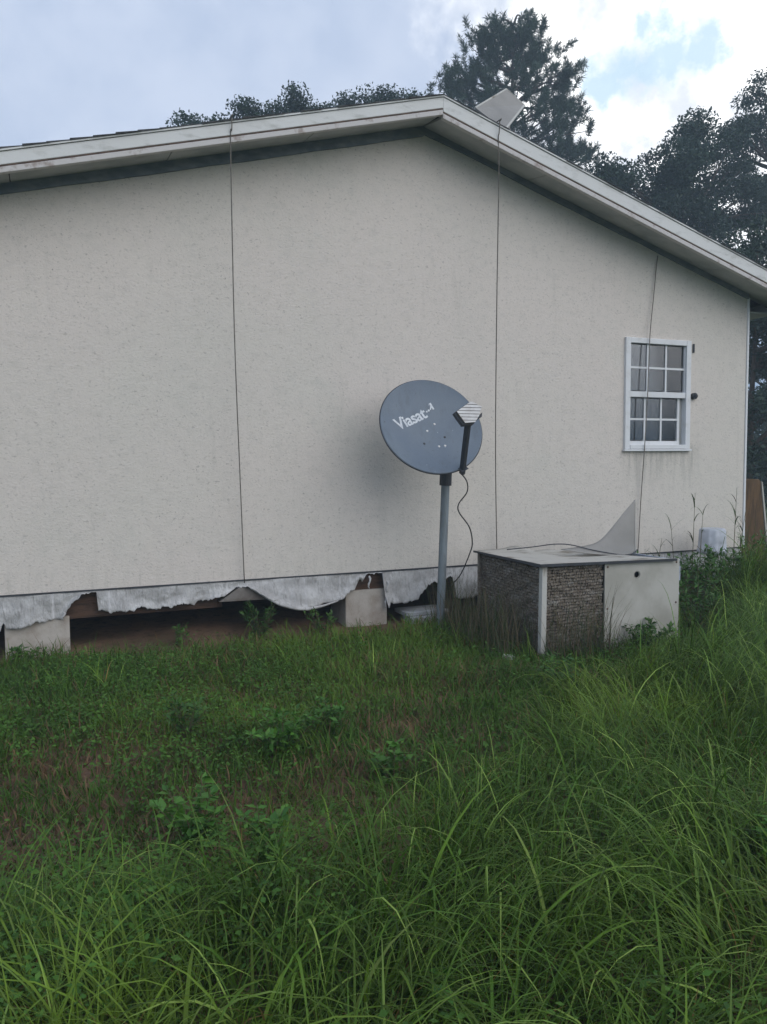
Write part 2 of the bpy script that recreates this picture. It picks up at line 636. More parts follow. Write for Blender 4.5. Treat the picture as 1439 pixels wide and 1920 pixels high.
# gable wall with an opening for the window
WX0, WX1, WZ0, WZ1 = 5.462, 6.318, 1.684, 2.818
OX0, OX1, OZ0, OZ1 = WX0 + 0.03, WX1 - 0.03, WZ0 + 0.03, WZ1 - 0.03
cols = sorted(set([XL, XR, XA, OX0, OX1] + list(np.linspace(XL, XR, 9)[1:-1])))
v = []
f = []
for yy in (0.0, 0.10):
    for x in cols:
        zt = zr(x, ZA) - 0.002
        zz = [ZB, OZ0, OZ1, zt] if True else None
        for z in zz:
            v.append((x, yy, z))
nC = len(cols)
for s in (0, 1):
    for i in range(nC - 1):
        for k in range(3):
            if k == 1 and cols[i] >= OX0 - 1e-6 and cols[i + 1] <= OX1 + 1e-6:
                continue
            a = s * nC * 4 + i * 4 + k
            quad = (a, a + 4, a + 5, a + 1)
            f.append(quad if s == 0 else quad[::-1])
o4 = nC * 4
for i in range(nC - 1):
    f.append((i * 4, o4 + i * 4, o4 + i * 4 + 4, i * 4 + 4))
    f.append((i * 4 + 3, i * 4 + 7, o4 + i * 4 + 7, o4 + i * 4 + 3))
for i in (0, nC - 1):
    for k in range(3):
        f.append((i * 4 + k, i * 4 + k + 1, o4 + i * 4 + k + 1, o4 + i * 4 + k))
iL, iR = cols.index(OX0), cols.index(OX1)
for i in range(iL, iR):
    f.append((i * 4 + 1, i * 4 + 5, o4 + i * 4 + 5, o4 + i * 4 + 1))
    f.append((i * 4 + 2, o4 + i * 4 + 2, o4 + i * 4 + 6, i * 4 + 6))
for i in (iL, iR):
    f.append((i * 4 + 1, o4 + i * 4 + 1, o4 + i * 4 + 2, i * 4 + 2))
me = pydata('gable_wall', v, f)
new_obj('gable_wall', me, MAT['wall'], house)
# pale vertical trim at the right-hand corner of the wall
MB().box(XR + 0.002, XR + 0.028, -0.012, 0.12, ZB - 0.01, zr(XR, ZA) - 0.05).build('corner_trim', MAT['white'], house, bevel=0.003)
# other walls, floor
MB().box(XR - 0.08, XR, 0.12, YBK, ZB, zr(XR, ZA) - 0.03).build('side_wall', MAT['wall'], house)
MB().box(XL, XL + 0.08, 0.12, YBK, ZB, zr(XL, ZA) - 0.03).build('side_wall', MAT['wall'], house)
MB().hexa([(XL, YBK + .01, ZB), (XR, YBK + .01, ZB), (XR, YBK + .1, ZB), (XL, YBK + .1, ZB), (XL, YBK + .01, 3.3), (XR, YBK + .01, 3.3), (XR, YBK + .1, 3.3), (XL, YBK + .1, 3.3)]).build('back_wall', MAT['wall'], house)
MB().box(XL + .01, XR - .01, 0.11, YBK - .02, ZB + .005, ZB + .12).build('floor_deck', MAT['wood'], house)
# unseen side skirting and a partition, added to keep the crawl space dark
MB().box(XR - 0.05, XR - 0.02, 0.5, YBK, 0.0, ZB - .003).build('side_skirting', MAT['pier'], house)
MB().box(XL + 0.02, XL + 0.05, 0.5, YBK, 0.0, ZB - .003).build('side_skirting', MAT['pier'], house)
MB().box(XL + .06, XR - .06, 5.0, 5.05, 0.0, ZB - .003).build('crawl_space_light_block', MAT['wood'], house)

# dark grey-blue strip along the wall top under the soffit, uneven lower edge
def top_strip(x0, x1, h):
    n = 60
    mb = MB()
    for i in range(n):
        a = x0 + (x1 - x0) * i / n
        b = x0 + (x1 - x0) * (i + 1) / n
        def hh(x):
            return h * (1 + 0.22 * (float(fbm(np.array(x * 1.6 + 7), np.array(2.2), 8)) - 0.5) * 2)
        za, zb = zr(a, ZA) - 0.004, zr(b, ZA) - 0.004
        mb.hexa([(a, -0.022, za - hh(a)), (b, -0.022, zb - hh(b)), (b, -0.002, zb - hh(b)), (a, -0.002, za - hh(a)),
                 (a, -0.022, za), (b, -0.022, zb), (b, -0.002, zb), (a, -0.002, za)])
    me = pydata('wall_top_strip', mb.v, [q for q in mb.f])
    return new_obj('wall_top_strip', me, MAT['top_strip'], house)


top_strip(XL, XA - 0.001, 0.085)
top_strip(XA + 0.001, XR, 0.07)

# roof: two slabs, then soffit, fascia, trim and drip edge along the rake
XEL, XER = XL - 0.42, XR + 0.42
TOPA = 4.64


def rake(name, side, y0, y1, z_lo, z_hi, mat, parent, xa=None, bevel=0.0):
    """slab that follows the roof line; z offsets measured from the rake top line at the apex"""
    xe = XEL if side < 0 else XER
    x0 = XA
    def z(x, o):
        return zr(x, TOPA + o)
    a, b = (xe, x0) if side < 0 else (x0, xe)
    mb = MB().hexa([(a, y0, z(a, z_lo)), (b, y0, z(b, z_lo)), (b, y1, z(b, z_lo)), (a, y1, z(a, z_lo)),
                    (a, y0, z(a, z_hi)), (b, y0, z(b, z_hi)), (b, y1, z(b, z_hi)), (a, y1, z(a, z_hi))])
    return mb.build(name, mat, parent, bevel=bevel)


# the eave-line keeps 7 cm of rise between fascia bottom and wall, so the slab is thick enough to close it
roofs = []
for s in (-1, 1):
    r = rake('roof', s, -OV + 0.03, YBK + 0.3, -0.03, 0.012, MAT['shingle'], house)
    roofs.append(r)
    fh = 0.088 if s < 0 else 0.118
    rake('fascia', s, -OV, -OV + 0.028, -fh, 0.0, MAT['fascia'], r, bevel=0.004)
    rake('drip_edge', s, -OV - 0.010, -OV + 0.03, 0.003, 0.014, MAT['fascia'], r)
    rake('fascia_brown_line', s, -OV + 0.004, -OV + 0.02, -fh - 0.008, -fh - 0.001, MAT['brownedge'], r)  # thin brown line between fascia and trim
    rake('rake_trim', s, -OV + 0.006, -OV + 0.05, -fh - 0.052, -fh - 0.010, MAT['trim'], r, bevel=0.004)
    # soffit panels (boards end to end along the rake)
    xe = XEL if s < 0 else XER
    npan = 4
    for k in range(npan):
        a = XA + (xe - XA) * k / npan
        b = XA + (xe - XA) * (k + 1) / npan
        a, b = min(a, b) + 0.004, max(a, b) - 0.004
        zf = lambda x: zr(x, TOPA - fh - 0.040)
        zw = lambda x: zr(x, ZA)
        MB().hexa([(a, -OV + 0.051, zf(a)), (b, -OV + 0.051, zf(b)), (b, 0.10, zw(b) + .004), (a, 0.10, zw(a) + .004),
                   (a, -OV + 0.051, zf(a) + .02), (b, -OV + 0.051, zf(b) + .02), (b, 0.10, zw(b) + .024), (a, 0.10, zw(a) + .024)]).build('soffit_panel', MAT['soffit'], r)
    # shingles along the rake edge, one course after the other
    L = abs(xe - XA)
    n = int(L / 0.15)
    for k in range(n):
        c0 = XA + (xe - XA) * k / n
        c1 = XA + (xe - XA) * (k + 1.15) / n
        a, b = min(c0, c1), max(c0, c1)
        up = random.uniform(0.0, 0.004)
        ox = random.uniform(-0.014, 0.008)
        lowside = 0.0
        def zt(x, o):
            return zr(x, TOPA + 0.016 + o)
        # each course is thicker at its lower (eave) end
        up = up if s < 0 else 0.0
        ta = (0.010 + up) if s < 0 else 0.003
        tb = 0.003 if s < 0 else 0.007
        MB().hexa([(a, -OV - 0.012 + ox, zt(a, -0.001)), (b, -OV - 0.012 + ox, zt(b, -0.001)), (b, -0.05, zt(b, -0.001)), (a, -0.05, zt(a, -0.001)),
                   (a, -OV - 0.012 + ox, zt(a, ta)), (b, -OV - 0.012 + ox, zt(b, tb)), (b, -0.05, zt(b, tb)), (a, -0.05, zt(a, ta))]).build('shingle', MAT['shingle'], r)
# eave fascia along the long sides, set below the roof ends
for x, s in ((XER, 1), (XEL, -1)):
    MB().box(min(x, x + s * .025) + s * .002, max(x, x + s * .025) + s * .002, -OV + .01, YBK, zr(x, TOPA) - 0.15, zr(x, TOPA) + 0.02).build('eave_fascia', MAT['fascia'], house)
    xi = XR if s > 0 else XL
    MB().box(min(x, xi) + .003, max(x, xi) - .003, 0.0, YBK - .01, zr(x, TOPA) - 0.17, zr(x, TOPA) - 0.155).build('eave_soffit', MAT['soffit'], house)

# small round pipe cap beside the window
mb = MB()
mb.tube([(6.372, 0.0, 2.243), (6.372, -0.035, 2.243)], [0.034, 0.034], 16)
mb.tube([(6.372, -0.036, 2.243), (6.372, -0.055, 2.24)], [0.022, 0.018], 12)
mb.build('pipe_cap', MAT['bracket'], house)
MB().box(6.355, 6.372, -0.016, -0.001, 2.70, 2.79).build('latch', MAT['bracket'], house)

# --- window (frame, two sashes, muntins, panes)
fr = MB()
fw = 0.062
fr.box(WX0, WX0 + fw, -0.028, 0.07, WZ0, WZ1).box(WX1 - fw, WX1, -0.028, 0.07, WZ0, WZ1)
fr.box(WX0 + fw, WX1 - fw, -0.026, 0.07, WZ1 - 0.055, WZ1 - 0.001).box(WX0 + fw, WX1 - fw, -0.034, 0.07, WZ0 + 0.001, WZ0 + 0.045)
win = fr.build('window', MAT['white'], house, bevel=0.004)
MB().box(WX0 - 0.015, WX1 + 0.015, -0.042, -0.003, WZ0 - 0.022, WZ0 - 0.002).build('sill', MAT['white'], win, bevel=0.004)
zm = 2.245
MB().box(WX0 + fw, WX1 - fw, -0.018, 0.03, zm - 0.028, zm + 0.030).build('meeting_rail', MAT['white'], win, bevel=0.003)


def sash(x0, x1, z0, z1, y):
    nx, nz = 3, 2
    w = (x1 - x0) / nx
    h = (z1 - z0) / nz
    for i in range(1, nx):
        MB().box(x0 + i * w - .010, x0 + i * w + .010, y - .008, y + .012, z0, z1).build('muntin', MAT['white'], win)
    MB().box(x0, x1, y - .0095, y + .0105, z0 + h - .010, z0 + h + .010).build('muntin', MAT['white'], win)
    for i in range(nx):
        for j in range(nz):
            MB().box(x0 + i * w + .0105, x0 + (i + 1) * w - .0105, y + .001, y + .005, z0 + j * h + .011, z0 + (j + 1) * h - .011).build('pane', MAT['glass'], win)


ux0, ux1 = WX0 + fw + .004, WX1 - fw + .004 - .012
MB().box(WX1 - fw - .008, WX1 - fw - .0005, 0.0, 0.03, zm + .03, WZ1 - .056).build('sash_stile', MAT['white'], win)
sash(ux0 - .004, ux1, zm + .031, WZ1 - .056, 0.012)
# lower sash sits further in and shows its jamb on the right
lx0, lx1 = WX0 + fw + .012, WX1 - fw - .075
MB().box(WX0 + fw + .0005, lx0, 0.02, 0.05, WZ0 + .046, zm - .029).build('sash_stile', MAT['white'], win)
MB().box(lx1, lx1 + .028, 0.018, 0.05, WZ0 + .046, zm - .029).build('sash_stile', MAT['white'], win)
MB().box(lx1 + .029, WX1 - fw - .0005, 0.035, 0.05, WZ0 + .046, zm - .029).build('jamb_track', MAT['soffit'], win)
MB().box(lx0, lx1, 0.019, 0.049, WZ0 + .046, WZ0 + .085).build('sash_rail', MAT['white'], win)
sash(lx0, lx1, WZ0 + .086, zm - .029, 0.03)
# curtain behind the glass: soft folds
n = 60
v = []
f = []
for i in range(n + 1):
    x = WX0 + 0.03 + (WX1 - WX0 - 0.06) * i / n
    y = 0.16 + 0.02 * math.sin(x * 42) + 0.012 * math.sin(x * 97)
    v += [(x, y, WZ0 - 0.05), (x, y, WZ1 + 0.05)]
for i in range(n):
    f.append((i * 2, i * 2 + 2, i * 2 + 3, i * 2 + 1))
cur = new_obj('curtain', pydata('curtain', v, f, True), MAT['curtain'], win)
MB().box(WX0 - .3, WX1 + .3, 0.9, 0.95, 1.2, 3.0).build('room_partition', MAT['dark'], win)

# --- torn house wrap hanging below the wall edge
EDGE = [(-0.86, .33), (-0.557, 0.323), (-0.342, 0.324), (-0.318, 0.39), (-0.298, 0.332), (-0.232, 0.342), (-0.113, 0.373), (0.03, 0.373), (0.088, 0.388), (0.116, 0.428), (0.168, 0.499), (0.228, 0.565), (0.268, 0.585), (0.349, 0.577), (0.355, 0.493), (0.357, 0.437), (0.44, 0.409), (0.468, 0.416), (0.548, 0.409), (0.622, 0.416), (0.684, 0.441), (0.724, 0.412), (0.828, 0.399), (0.955, 0.416), (1.105, 0.43), (1.259, 0.459), (1.37, 0.495), (1.438, 0.522), (1.515, 0.548), (1.574, 0.526), (1.71, 0.434), (1.803, 0.381), (1.921, 0.344), (2.04, 0.325), (2.186, 0.337), (2.335, 0.364), (2.37, 0.375), (2.461, 0.435), (2.589, 0.498), (2.62, 0.573), (2.77, 0.582), (2.774, 0.524), (2.779, 0.452), (2.784, 0.364), (2.815, 0.264), (2.847, 0.3), (3.006, 0.293), (3.114, 0.31), (3.147, 0.367), (3.224, 0.421), (3.306, 0.46), (3.345, 0.437), (3.418, 0.483), (3.479, 0.494), (3.496, 0.442), (3.504, 0.377), (3.518, 0.294), (3.615, 0.287), (3.759, 0.292), (4.144, 0.279), (4.8, 0.30), (5.4, 0.33), (6.0, 0.36), (6.6, 0.37), (7.1, 0.38)]
ex = np.array([p[0] for p in EDGE])
ez = np.array([p[1] for p in EDGE])
X = np.unique(np.concatenate([np.arange(XL, XR, 0.010), ex]))
X = X[(X >= XL) & (X <= XR - 0.01)]
zb = np.interp(X, ex, ez)
jag = (fbm(X * 22, X * 0 + 1.5, 21, 4) - 0.5) * 0.045
smoothflap = np.clip(1 - np.abs(X - 1.95) / 0.45, 0, 1)
jag = jag + (fbm(X * 70, X * 0 + 4.5, 23, 2) - 0.5) * 0.03 + 0.03 * np.clip(fbm(X * 9, X * 0 + 7.7, 27, 2) - 0.62, 0, 1) * 4
zb = np.minimum(zb + jag * (1 - 0.8 * np.clip(smoothflap * 3, 0, 1)), ZB - 0.016)
NR = 14
V = []
for r in range(NR + 1):
    t = r / NR
    z = ZB - 0.009 + (zb - ZB + 0.009) * t
    y = -0.004 - 0.012 * t + 0.05 * (fbm(X * 4.2, X * 0 + t * 1.8, 31) - 0.5) * (0.3 + t) + 0.014 * np.sin(X * 17 + 3 * fbm(X * 2, X * 0, 33)) * t * t
    # the loose flap sags out and curls
    y = y - smoothflap * (0.10 * t * t) + smoothflap * 0.025 * np.sin(t * 9 - (X - 1.9) * 5) * t
    y = y - 0.03 * np.exp(-((X - 2.81) / 0.03) ** 2) * t
    y = np.minimum(y, 0.03)
    V.append(np.stack([X, y, z], 1))
V = np.concatenate(V)
m_ = len(X)
a, b = np.meshgrid(np.arange(NR), np.arange(m_ - 1), indexing='ij')
q = (a * m_ + b).ravel()
wrap = new_obj('torn_house_wrap', np_mesh('torn_house_wrap', V, np.stack([q, q + m_, q + m_ + 1, q + 1], 1), smooth=True), MAT['wrap'], house,
               label='ragged strip of pale house wrap hanging below the wall')
md = wrap.modifiers.new('thick', 'SOLIDIFY')
md.thickness = 0.003
# dark gap line right under the siding
mb = MB()
for i in range(90):
    a = XL + (XR - XL) * i / 90
    b = XL + (XR - XL) * (i + 1) / 90
    t = 0.006 + 0.012 * float(fbm(np.array(a * 3.0), np.array(0.3), 77))
    mb.hexa([(a, -0.012, ZB - t), (b, -0.012, ZB - t), (b, 0.03, ZB - t), (a, 0.03, ZB - t), (a, -0.012, ZB - .001), (b, -0.012, ZB - .001), (b, 0.03, ZB - .001), (a, 0.03, ZB - .001)])
mb.build('starter_strip', MAT['bracket'], house)
# curled bright hem on the sagging flap
pts = [(x, -0.012 - 0.09 * max(0, 1 - abs(x - 1.95) / .45) - 0.012, float(np.interp(x, ex, ez)) - 0.004) for x in np.linspace(1.56, 2.34, 24)]
MB().tube(pts, [0.006 + 0.008 * math.sin(math.pi * i / 23) for i in range(24)], 7).build('curled_hem', MAT['wrap'], house, smooth=True)
for (x0, z0, l) in ((2.64, 0.56, 0.12), (2.80, 0.42, 0.17), (0.10, 0.44, 0.06), (2.815, 0.5, 0.1)):
    p = [(x0 + 0.012 * math.sin(i * 1.3), -0.02 - 0.004 * i, z0 - l * i / 5) for i in range(6)]
    MB().tube(p, [0.009, 0.011, 0.008, 0.010, 0.007, 0.002], 5).build('torn_strip', MAT['wrap'], house, smooth=True)
# floor joists seen through the tears
MB().box(XL + .02, 1.30, 0.055, 0.10, 0.37, ZB - .004).build('rim_joist', MAT['wood'], house, bevel=.004)
MB().box(2.30, 3.02, 0.055, 0.10, 0.40, ZB - .004).build('rim_joist', MAT['wood'], house, bevel=.004)
for x in (-0.3, 0.5, 1.3, 2.1, 2.9, 3.7, 4.5, 5.3, 6.1, 6.9):
    MB().box(x, x + .05, 0.12, 4.8, 0.36, ZB - .002).build('floor_joist', MAT['wood'], house)
# triangular end of a sagging floor panel under the first cable
MB().hexa([(1.30, -0.03, 0.43), (1.73, -0.02, 0.42), (1.73, 0.3, 0.42), (1.30, 0.3, 0.43), (1.49, -0.005, 0.545), (1.53, -0.005, 0.545), (1.53, 0.3, .545), (1.49, .3, .545)]).build('sagging_floor_panel', MAT['rot'], house)


def pier(x0, x1, ztop, label):
    b = thing('concrete_pier', ((x0 + x1) / 2, 0.2, 0.05), label, 'pier', 'piers under the wall')
    MB().box(x0, x1, 0.02, 0.42, -0.1, ztop).build('pier_block', MAT['pier'], b, bevel=.008)
    MB().box(x0 + .06, x1 - .05, 0.06, 0.40, ztop + .002, ztop + .04).build('wood_shim', MAT['wood'], b, bevel=.004)


pier(-0.315, 0.145, 0.40, 'pale square pier under the torn wrap at the far left of the wall')
pier(2.43, 2.83, 0.43, 'pinkish pale pier in the tear left of the satellite dish pole')

# grey block on the ground beside the pole
blk = thing('concrete_block', (3.2, 0.03, 0.1), 'grey concrete block lying on the soil behind the dish pole', 'block')
MB().box(3.02, 3.40, -0.10, 0.10, 0.05, 0.165).build('block_body', MAT['block'], blk, bevel=.008)
MB().box(2.99, 3.42, -0.06, 0.22, 0.168, 0.205).build('cap_slab', MAT['block'], blk, bevel=.006)

# --- tie-down cables over the gable
def cable(top_x, mids, end, label):
    zt = zr(top_x, TOPA)
    pts = [(top_x + .01, 0.5, zt + 0.045), (top_x, -OV + 0.02, zt + 0.043), (top_x, -OV - 0.030, zt + 0.025), (top_x, -OV - 0.022, zt - 0.06)] + mids + [end]
    c = MB().tube(spline(pts, 6), 0.0050, 6).build('tie_down_cable', MAT['cable'], None, smooth=True, label=label, cat='cable', group='tie-down cables over the gable')
    return c


cable(1.39, [(1.385, -0.40, 4.05), (1.40, -.325, 3.46), (1.43, -.21, 2.5), (1.475, -.11, 1.45)], (1.512, -0.035, 0.575), 'tie-down cable on the wall far left of the satellite dish')
cable(3.73, [(3.735, -.40, 4.36), (3.765, -.36, 4.05), (3.80, -.27, 2.86), (3.87, -.14, 1.65)], (3.955, -0.03, 0.58), 'tie-down cable on the wall just right of the satellite dish')
pts3 = [(5.86, -0.012, 3.66), (5.835, -0.020, 3.52), (5.80, -0.030, 3.25), (5.745, -0.045, 2.83), (5.72, -0.055, 2.3), (5.695, -0.050, 1.73), (5.67, -0.035, 1.20), (5.65, -0.022, 0.60)]
MB().tube(spline(pts3, 6), 0.0050, 6).build('tie_down_cable', MAT['cable'], None, smooth=True, label='tie-down cable crossing in front of the window', cat='cable', group='tie-down cables over the gable')

# --- bent sheet on the roof edge
A_, B_, C_, D_ = (3.66, -0.13, 4.735), (4.16, 0.16, 5.10), (4.335, 0.12, 4.965), (3.86, -0.30, 4.505)
vp = thing('roof_panel', (3.86, -0.3, 4.50), 'grey bent metal panel sticking up at the roof edge beside the peak', 'panel')
nn = (Vector(B_) - Vector(A_)).cross(Vector(D_) - Vector(A_)).normalized() * 0.012
P = [Vector(p) for p in (A_, B_, C_, D_)]
mb = MB()
mb.hexa([P[0], P[1], P[2], P[3], P[0] + nn, P[1] + nn, P[2] + nn, P[3] + nn])
mb.build('panel_sheet', MAT['sheet'], vp, bevel=.002)
for (a_, b_) in ((0, 1), (1, 2), (2, 3)):
    MB().tube([P[a_] + nn * .5, P[b_] + nn * .5], 0.011, 8).build('panel_lip', MAT['post'], vp)
MB().hexa([(3.70, -0.22, zr(3.7, TOPA) + .03), (3.90, -0.27, zr(3.9, TOPA) + .03), (4.10, 0.05, zr(4.1, TOPA) + .03), (3.80, 0.10, zr(3.8, TOPA) + .03),
           (3.72, -0.14, 4.72), (3.85, -0.23, 4.55), (4.16, 0.07, 4.85), (4.05, 0.11, 4.98)]).build('vent_body', MAT['sheet'], vp)

# ------------------------------------------------------------------ satellite dish
n_c = Vector((0.25, 0.40, 0.88)).normalized()
u_c = Vector((-0.56, 0.83, -0.218))


def c2w(c):
    return (CR * c.x + CU * c.y - CF * c.z).normalized()


DN = c2w(n_c)
DU = c2w(u_c)
DU = (DU - DN * DU.dot(DN)).normalized()
DR = DU.cross(DN).normalized()
DC = Vector((2.972, -0.62, 1.874))
R = 0.432
KD = 0.075 / (R * R)


def dl(x, y, z):
    return DC + DR * x + DU * y + DN * z


dish = thing('satellite_dish', (3.107, -0.468, 0.1), 'slate-grey round satellite dish on a leaning pole in front of the wall', 'satellite dish')
NA = 96
prof = [(r / 14 * R, KD * ((r / 14 * R) ** 2 - R * R)) for r in range(0, 15)]
prof += [(R + 0.006, 0.003), (R + 0.011, -0.004), (R + 0.010, -0.016), (R - 0.004, -0.020)]
prof += [(r / 8 * R * 0.97, KD * ((r / 8 * R * .97) ** 2 - R * R) - 0.016) for r in range(7, -1, -1)]
v = []
f = []
for (r, z) in prof:
    for k in range(NA):
        a = 2 * math.pi * k / NA
        v.append(dl(max(r, 1e-4) * math.cos(a), max(r, 1e-4) * math.sin(a), z))
for i in range(len(prof) - 1):
    for k in range(NA):
        k2 = (k + 1) % NA
        f.append((i * NA + k, i * NA + k2, (i + 1) * NA + k2, (i + 1) * NA + k))
refl = new_obj('reflector', pydata('reflector', v, f, True), MAT['dish'], dish)
mb = MB()
mb.tube([dl((R + .010) * math.cos(t), (R + .010) * math.sin(t), -0.010) for t in np.linspace(0, 2 * math.pi, 97)], 0.0075, 6, False)
mb.build('rim', MAT['bracket'], refl, smooth=True)

# printed lettering, laid on the curved face
tcv = bpy.data.curves.new('print', 'FONT')
tcv.body = 'Viasat'
tcv.size = 0.118
tcv.space_character = 0.94
tcv.offset = 0.0024
tob = bpy.data.objects.new('print', tcv)
COL.objects.link(tob)
bpy.context.view_layer.update()
tme = bpy.data.meshes.new_from_object(tob.evaluated_get(bpy.context.evaluated_depsgraph_get()))
bpy.data.objects.remove(tob)
bpy.data.curves.remove(tcv)
txs = [p.co.x for p in tme.vertices]
sx = 0.325 / (max(txs) - min(txs))
tx0 = min(txs)
tv = []
for p in tme.vertices:
    X_, Y_ = -0.262 + (p.co.x - tx0) * sx, 0.106 + p.co.y * 1.22
    tv.append(dl(X_, Y_, KD * (X_ * X_ + Y_ * Y_ - R * R) + 0.0025))
tf = [tuple(p.vertices) for p in tme.polygons]
bpy.data.meshes.remove(tme)
# small flag mark after the word: dots rising into an arrowhead
def poly2(pts):
    b = len(tv)
    for (X_, Y_) in pts:
        tv.append(dl(X_, Y_, KD * (X_ * X_ + Y_ * Y_ - R * R) + 0.003))
    tf.append(tuple(range(b, b + len(pts))))


for (cx_, cy_, r_) in ((0.077, 0.150, 0.008), (0.098, 0.152, 0.010)):
    poly2([(cx_ + r_ * math.cos(t), cy_ + r_ * math.sin(t)) for t in np.linspace(0, 2 * math.pi, 11)[:-1]])
poly2([(0.108, 0.150), (0.122, 0.150), (0.150, 0.180), (0.143, 0.192)])
poly2([(0.135, 0.140), (0.151, 0.140), (0.151, 0.203), (0.135, 0.196)])
poly2([(0.120, 0.180), (0.135, 0.196), (0.151, 0.203), (0.130, 0.203)])
new_obj('lettering', pydata('lettering', tv, tf), MAT['logo'], refl)
# bolts through the face
for (bx_, by_) in ((-0.02, 0.0), (-0.12, -0.09), (0.08, -0.12), (0.075, 0.025), (-0.02, -0.17), (0.03, -0.19)):
    z = KD * (bx_ * bx_ + by_ * by_ - R * R)
    MB().tube([dl(bx_, by_, z - .002), dl(bx_, by_, z + .004)], [0.012, 0.008], 8).build('bolt', MAT['feed'] if abs(by_) < .03 or by_ < -.16 else MAT['bracket'], refl)

# pole, sleeve, mount
PB = Vector((3.107, -0.468, -0.15))
PT = Vector((3.168, -0.50, 1.56))
mb = MB()
mb.tube([PB, PT], 0.036, 20)
mb.build('pole', MAT['pole'], dish, smooth=False)
pd = (PT - PB).normalized()
MB().tube([PT - pd * 0.19, PT + pd * 0.10], 0.052, 16).build('pole_sleeve', MAT['bracket'], dish)
back = dl(0.02, -0.12, -0.10)
mb = MB()
c0 = PT + pd * 0.05
for off in (-0.045, 0.045):
    o_ = DR * off
    p = [c0 + o_ - DU * .05, c0 + o_ + DU * .06, back + o_ + DU * .12, back + o_ - DU * .12]
    w_ = DR * 0.004
    mb.hexa([p[0] - w_, p[1] - w_, p[2] - w_, p[3] - w_, p[0] + w_, p[1] + w_, p[2] + w_, p[3] + w_])
mb.build('mount_bracket', MAT['bracket'], dish)
bb = MB()
bb.hexa([dl(-.10, -.26, -.125), dl(.12, -.26, -.125), dl(.12, .10, -.125), dl(-.10, .10, -.125), dl(-.10, -.26, -.095), dl(.12, -.26, -.095), dl(.12, .10, -.095), dl(-.10, .10, -.095)])
bb.build('back_plate', MAT['bracket'], dish)

# feed arm and feed
FP = CAM + (CF * 1500 + CR * (880 - 719.5) + CU * (960 - 772)).normalized() * 1.0
# distance so that the feed stands about 0.5 m in front of the face
fd = (CF * 1500 + CR * (880 - 719.5) + CU * (960 - 775)).normalized()
FP = CAM + fd * 6.22
ab = dl(0.0, -R - 0.03, -0.03)
ad = (FP - ab).normalized()
side = DR
upv = side.cross(ad).normalized()


def bar(p, q_, sd, uv, a, b):
    return MB().hexa([p - sd * a - uv * b, p + sd * a - uv * b, p + sd * a + uv * b, p - sd * a + uv * b,
                      q_ - sd * a - uv * b, q_ + sd * a - uv * b, q_ + sd * a + uv * b, q_ - sd * a + uv * b])


bar(ab - ad * .02, FP - ad * .03, side, upv, 0.016, 0.022).build('feed_arm', MAT['bracket'], dish, bevel=.003)
bar(dl(0.0, -0.16, -0.12), ab + ad * .04, side, upv, 0.036, 0.036).build('arm_clamp', MAT['bracket'], dish, bevel=.004)
# feed: a five sided ribbed white housing, tilted to the reflector
fc = CAM + fd * 6.20
FN = (CF * -1.0 + CR * 0.15 + CU * 0.10).normalized()
FUp = (CU - FN * CU.dot(FN)).normalized()
FRt = FUp.cross(FN).normalized()
pent = [(-0.098, 0.012), (0.015, 0.093), (0.098, 0.052), (0.075, -0.020), (0.045, -0.068), (-0.035, -0.078)]


def slab2(poly, z0, z1):
    n_ = len(poly)
    vv = [fc + FRt * x + FUp * y + FN * z0 for x, y in poly] + [fc + FRt * x + FUp * y + FN * z1 for x, y in poly]
    ff = [tuple(range(n_))[::-1], tuple(range(n_, 2 * n_))]
    for i in range(n_):
        j = (i + 1) % n_
        ff.append((i, j, n_ + j, n_ + i))
    return vv, ff


vv, ff = slab2([(x * 1.06 - 0.010, y * 1.06 - 0.008) for x, y in pent], -0.075, -0.012)
hs = new_obj('feed_housing', pydata('feed_housing', vv, ff), MAT['bracket'], dish)
vv, ff = slab2(pent, -0.011, 0.004)
new_obj('feed_face', pydata('feed_face', vv, ff), MAT['feedgap'], hs)


def clip_band(poly, y0, y1):
    def cut(pl, yv, keep_above):
        out = []
        for i in range(len(pl)):
            p, q_ = pl[i], pl[(i + 1) % len(pl)]
            ip = (p[1] >= yv) == keep_above
            iq = (q_[1] >= yv) == keep_above
            if ip:
                out.append(p)
            if ip != iq:
                t = (yv - p[1]) / (q_[1] - p[1])
                out.append((p[0] + t * (q_[0] - p[0]), yv))
        return out
    return cut(cut(poly, y0, True), y1, False)


y = -0.078
while y < 0.09:
    pl = clip_band(pent, y, y + 0.0195)
    if len(pl) >= 3:
        vv, ff = slab2(pl, 0.0045, 0.014)
        new_obj('feed_rib', pydata('feed_rib', vv, ff), MAT['feed'], hs)
    y += 0.0245
vv, ff = slab2([(0.07, -0.045), (0.105, -0.02), (0.11, 0.015), (0.085, -0.01)], -0.06, -0.02)
new_obj('feed_plug', pydata('feed_plug', vv, ff), MAT['bracket'], hs)

# coax wire hanging from the arm into the tear in the wrap
wp = [ab + Vector((0.0, 0.02, -0.01)), (3.325, -0.58, 1.40), (3.335, -0.56, 1.31), (3.30, -0.48, 1.21), (3.335, -0.42, 1.13), (3.46, -0.38, 0.99), (3.545, -0.28, 0.84), (3.55, -0.22, 0.73), (3.53, -0.08, 0.52), (3.47, 0.02, 0.40)]
MB().tube(spline(wp, 8), 0.0058, 6).build('coax_wire', MAT['wire'], None, smooth=True, label='thin black wire looping from the dish arm to the torn wrap', cat='wire')

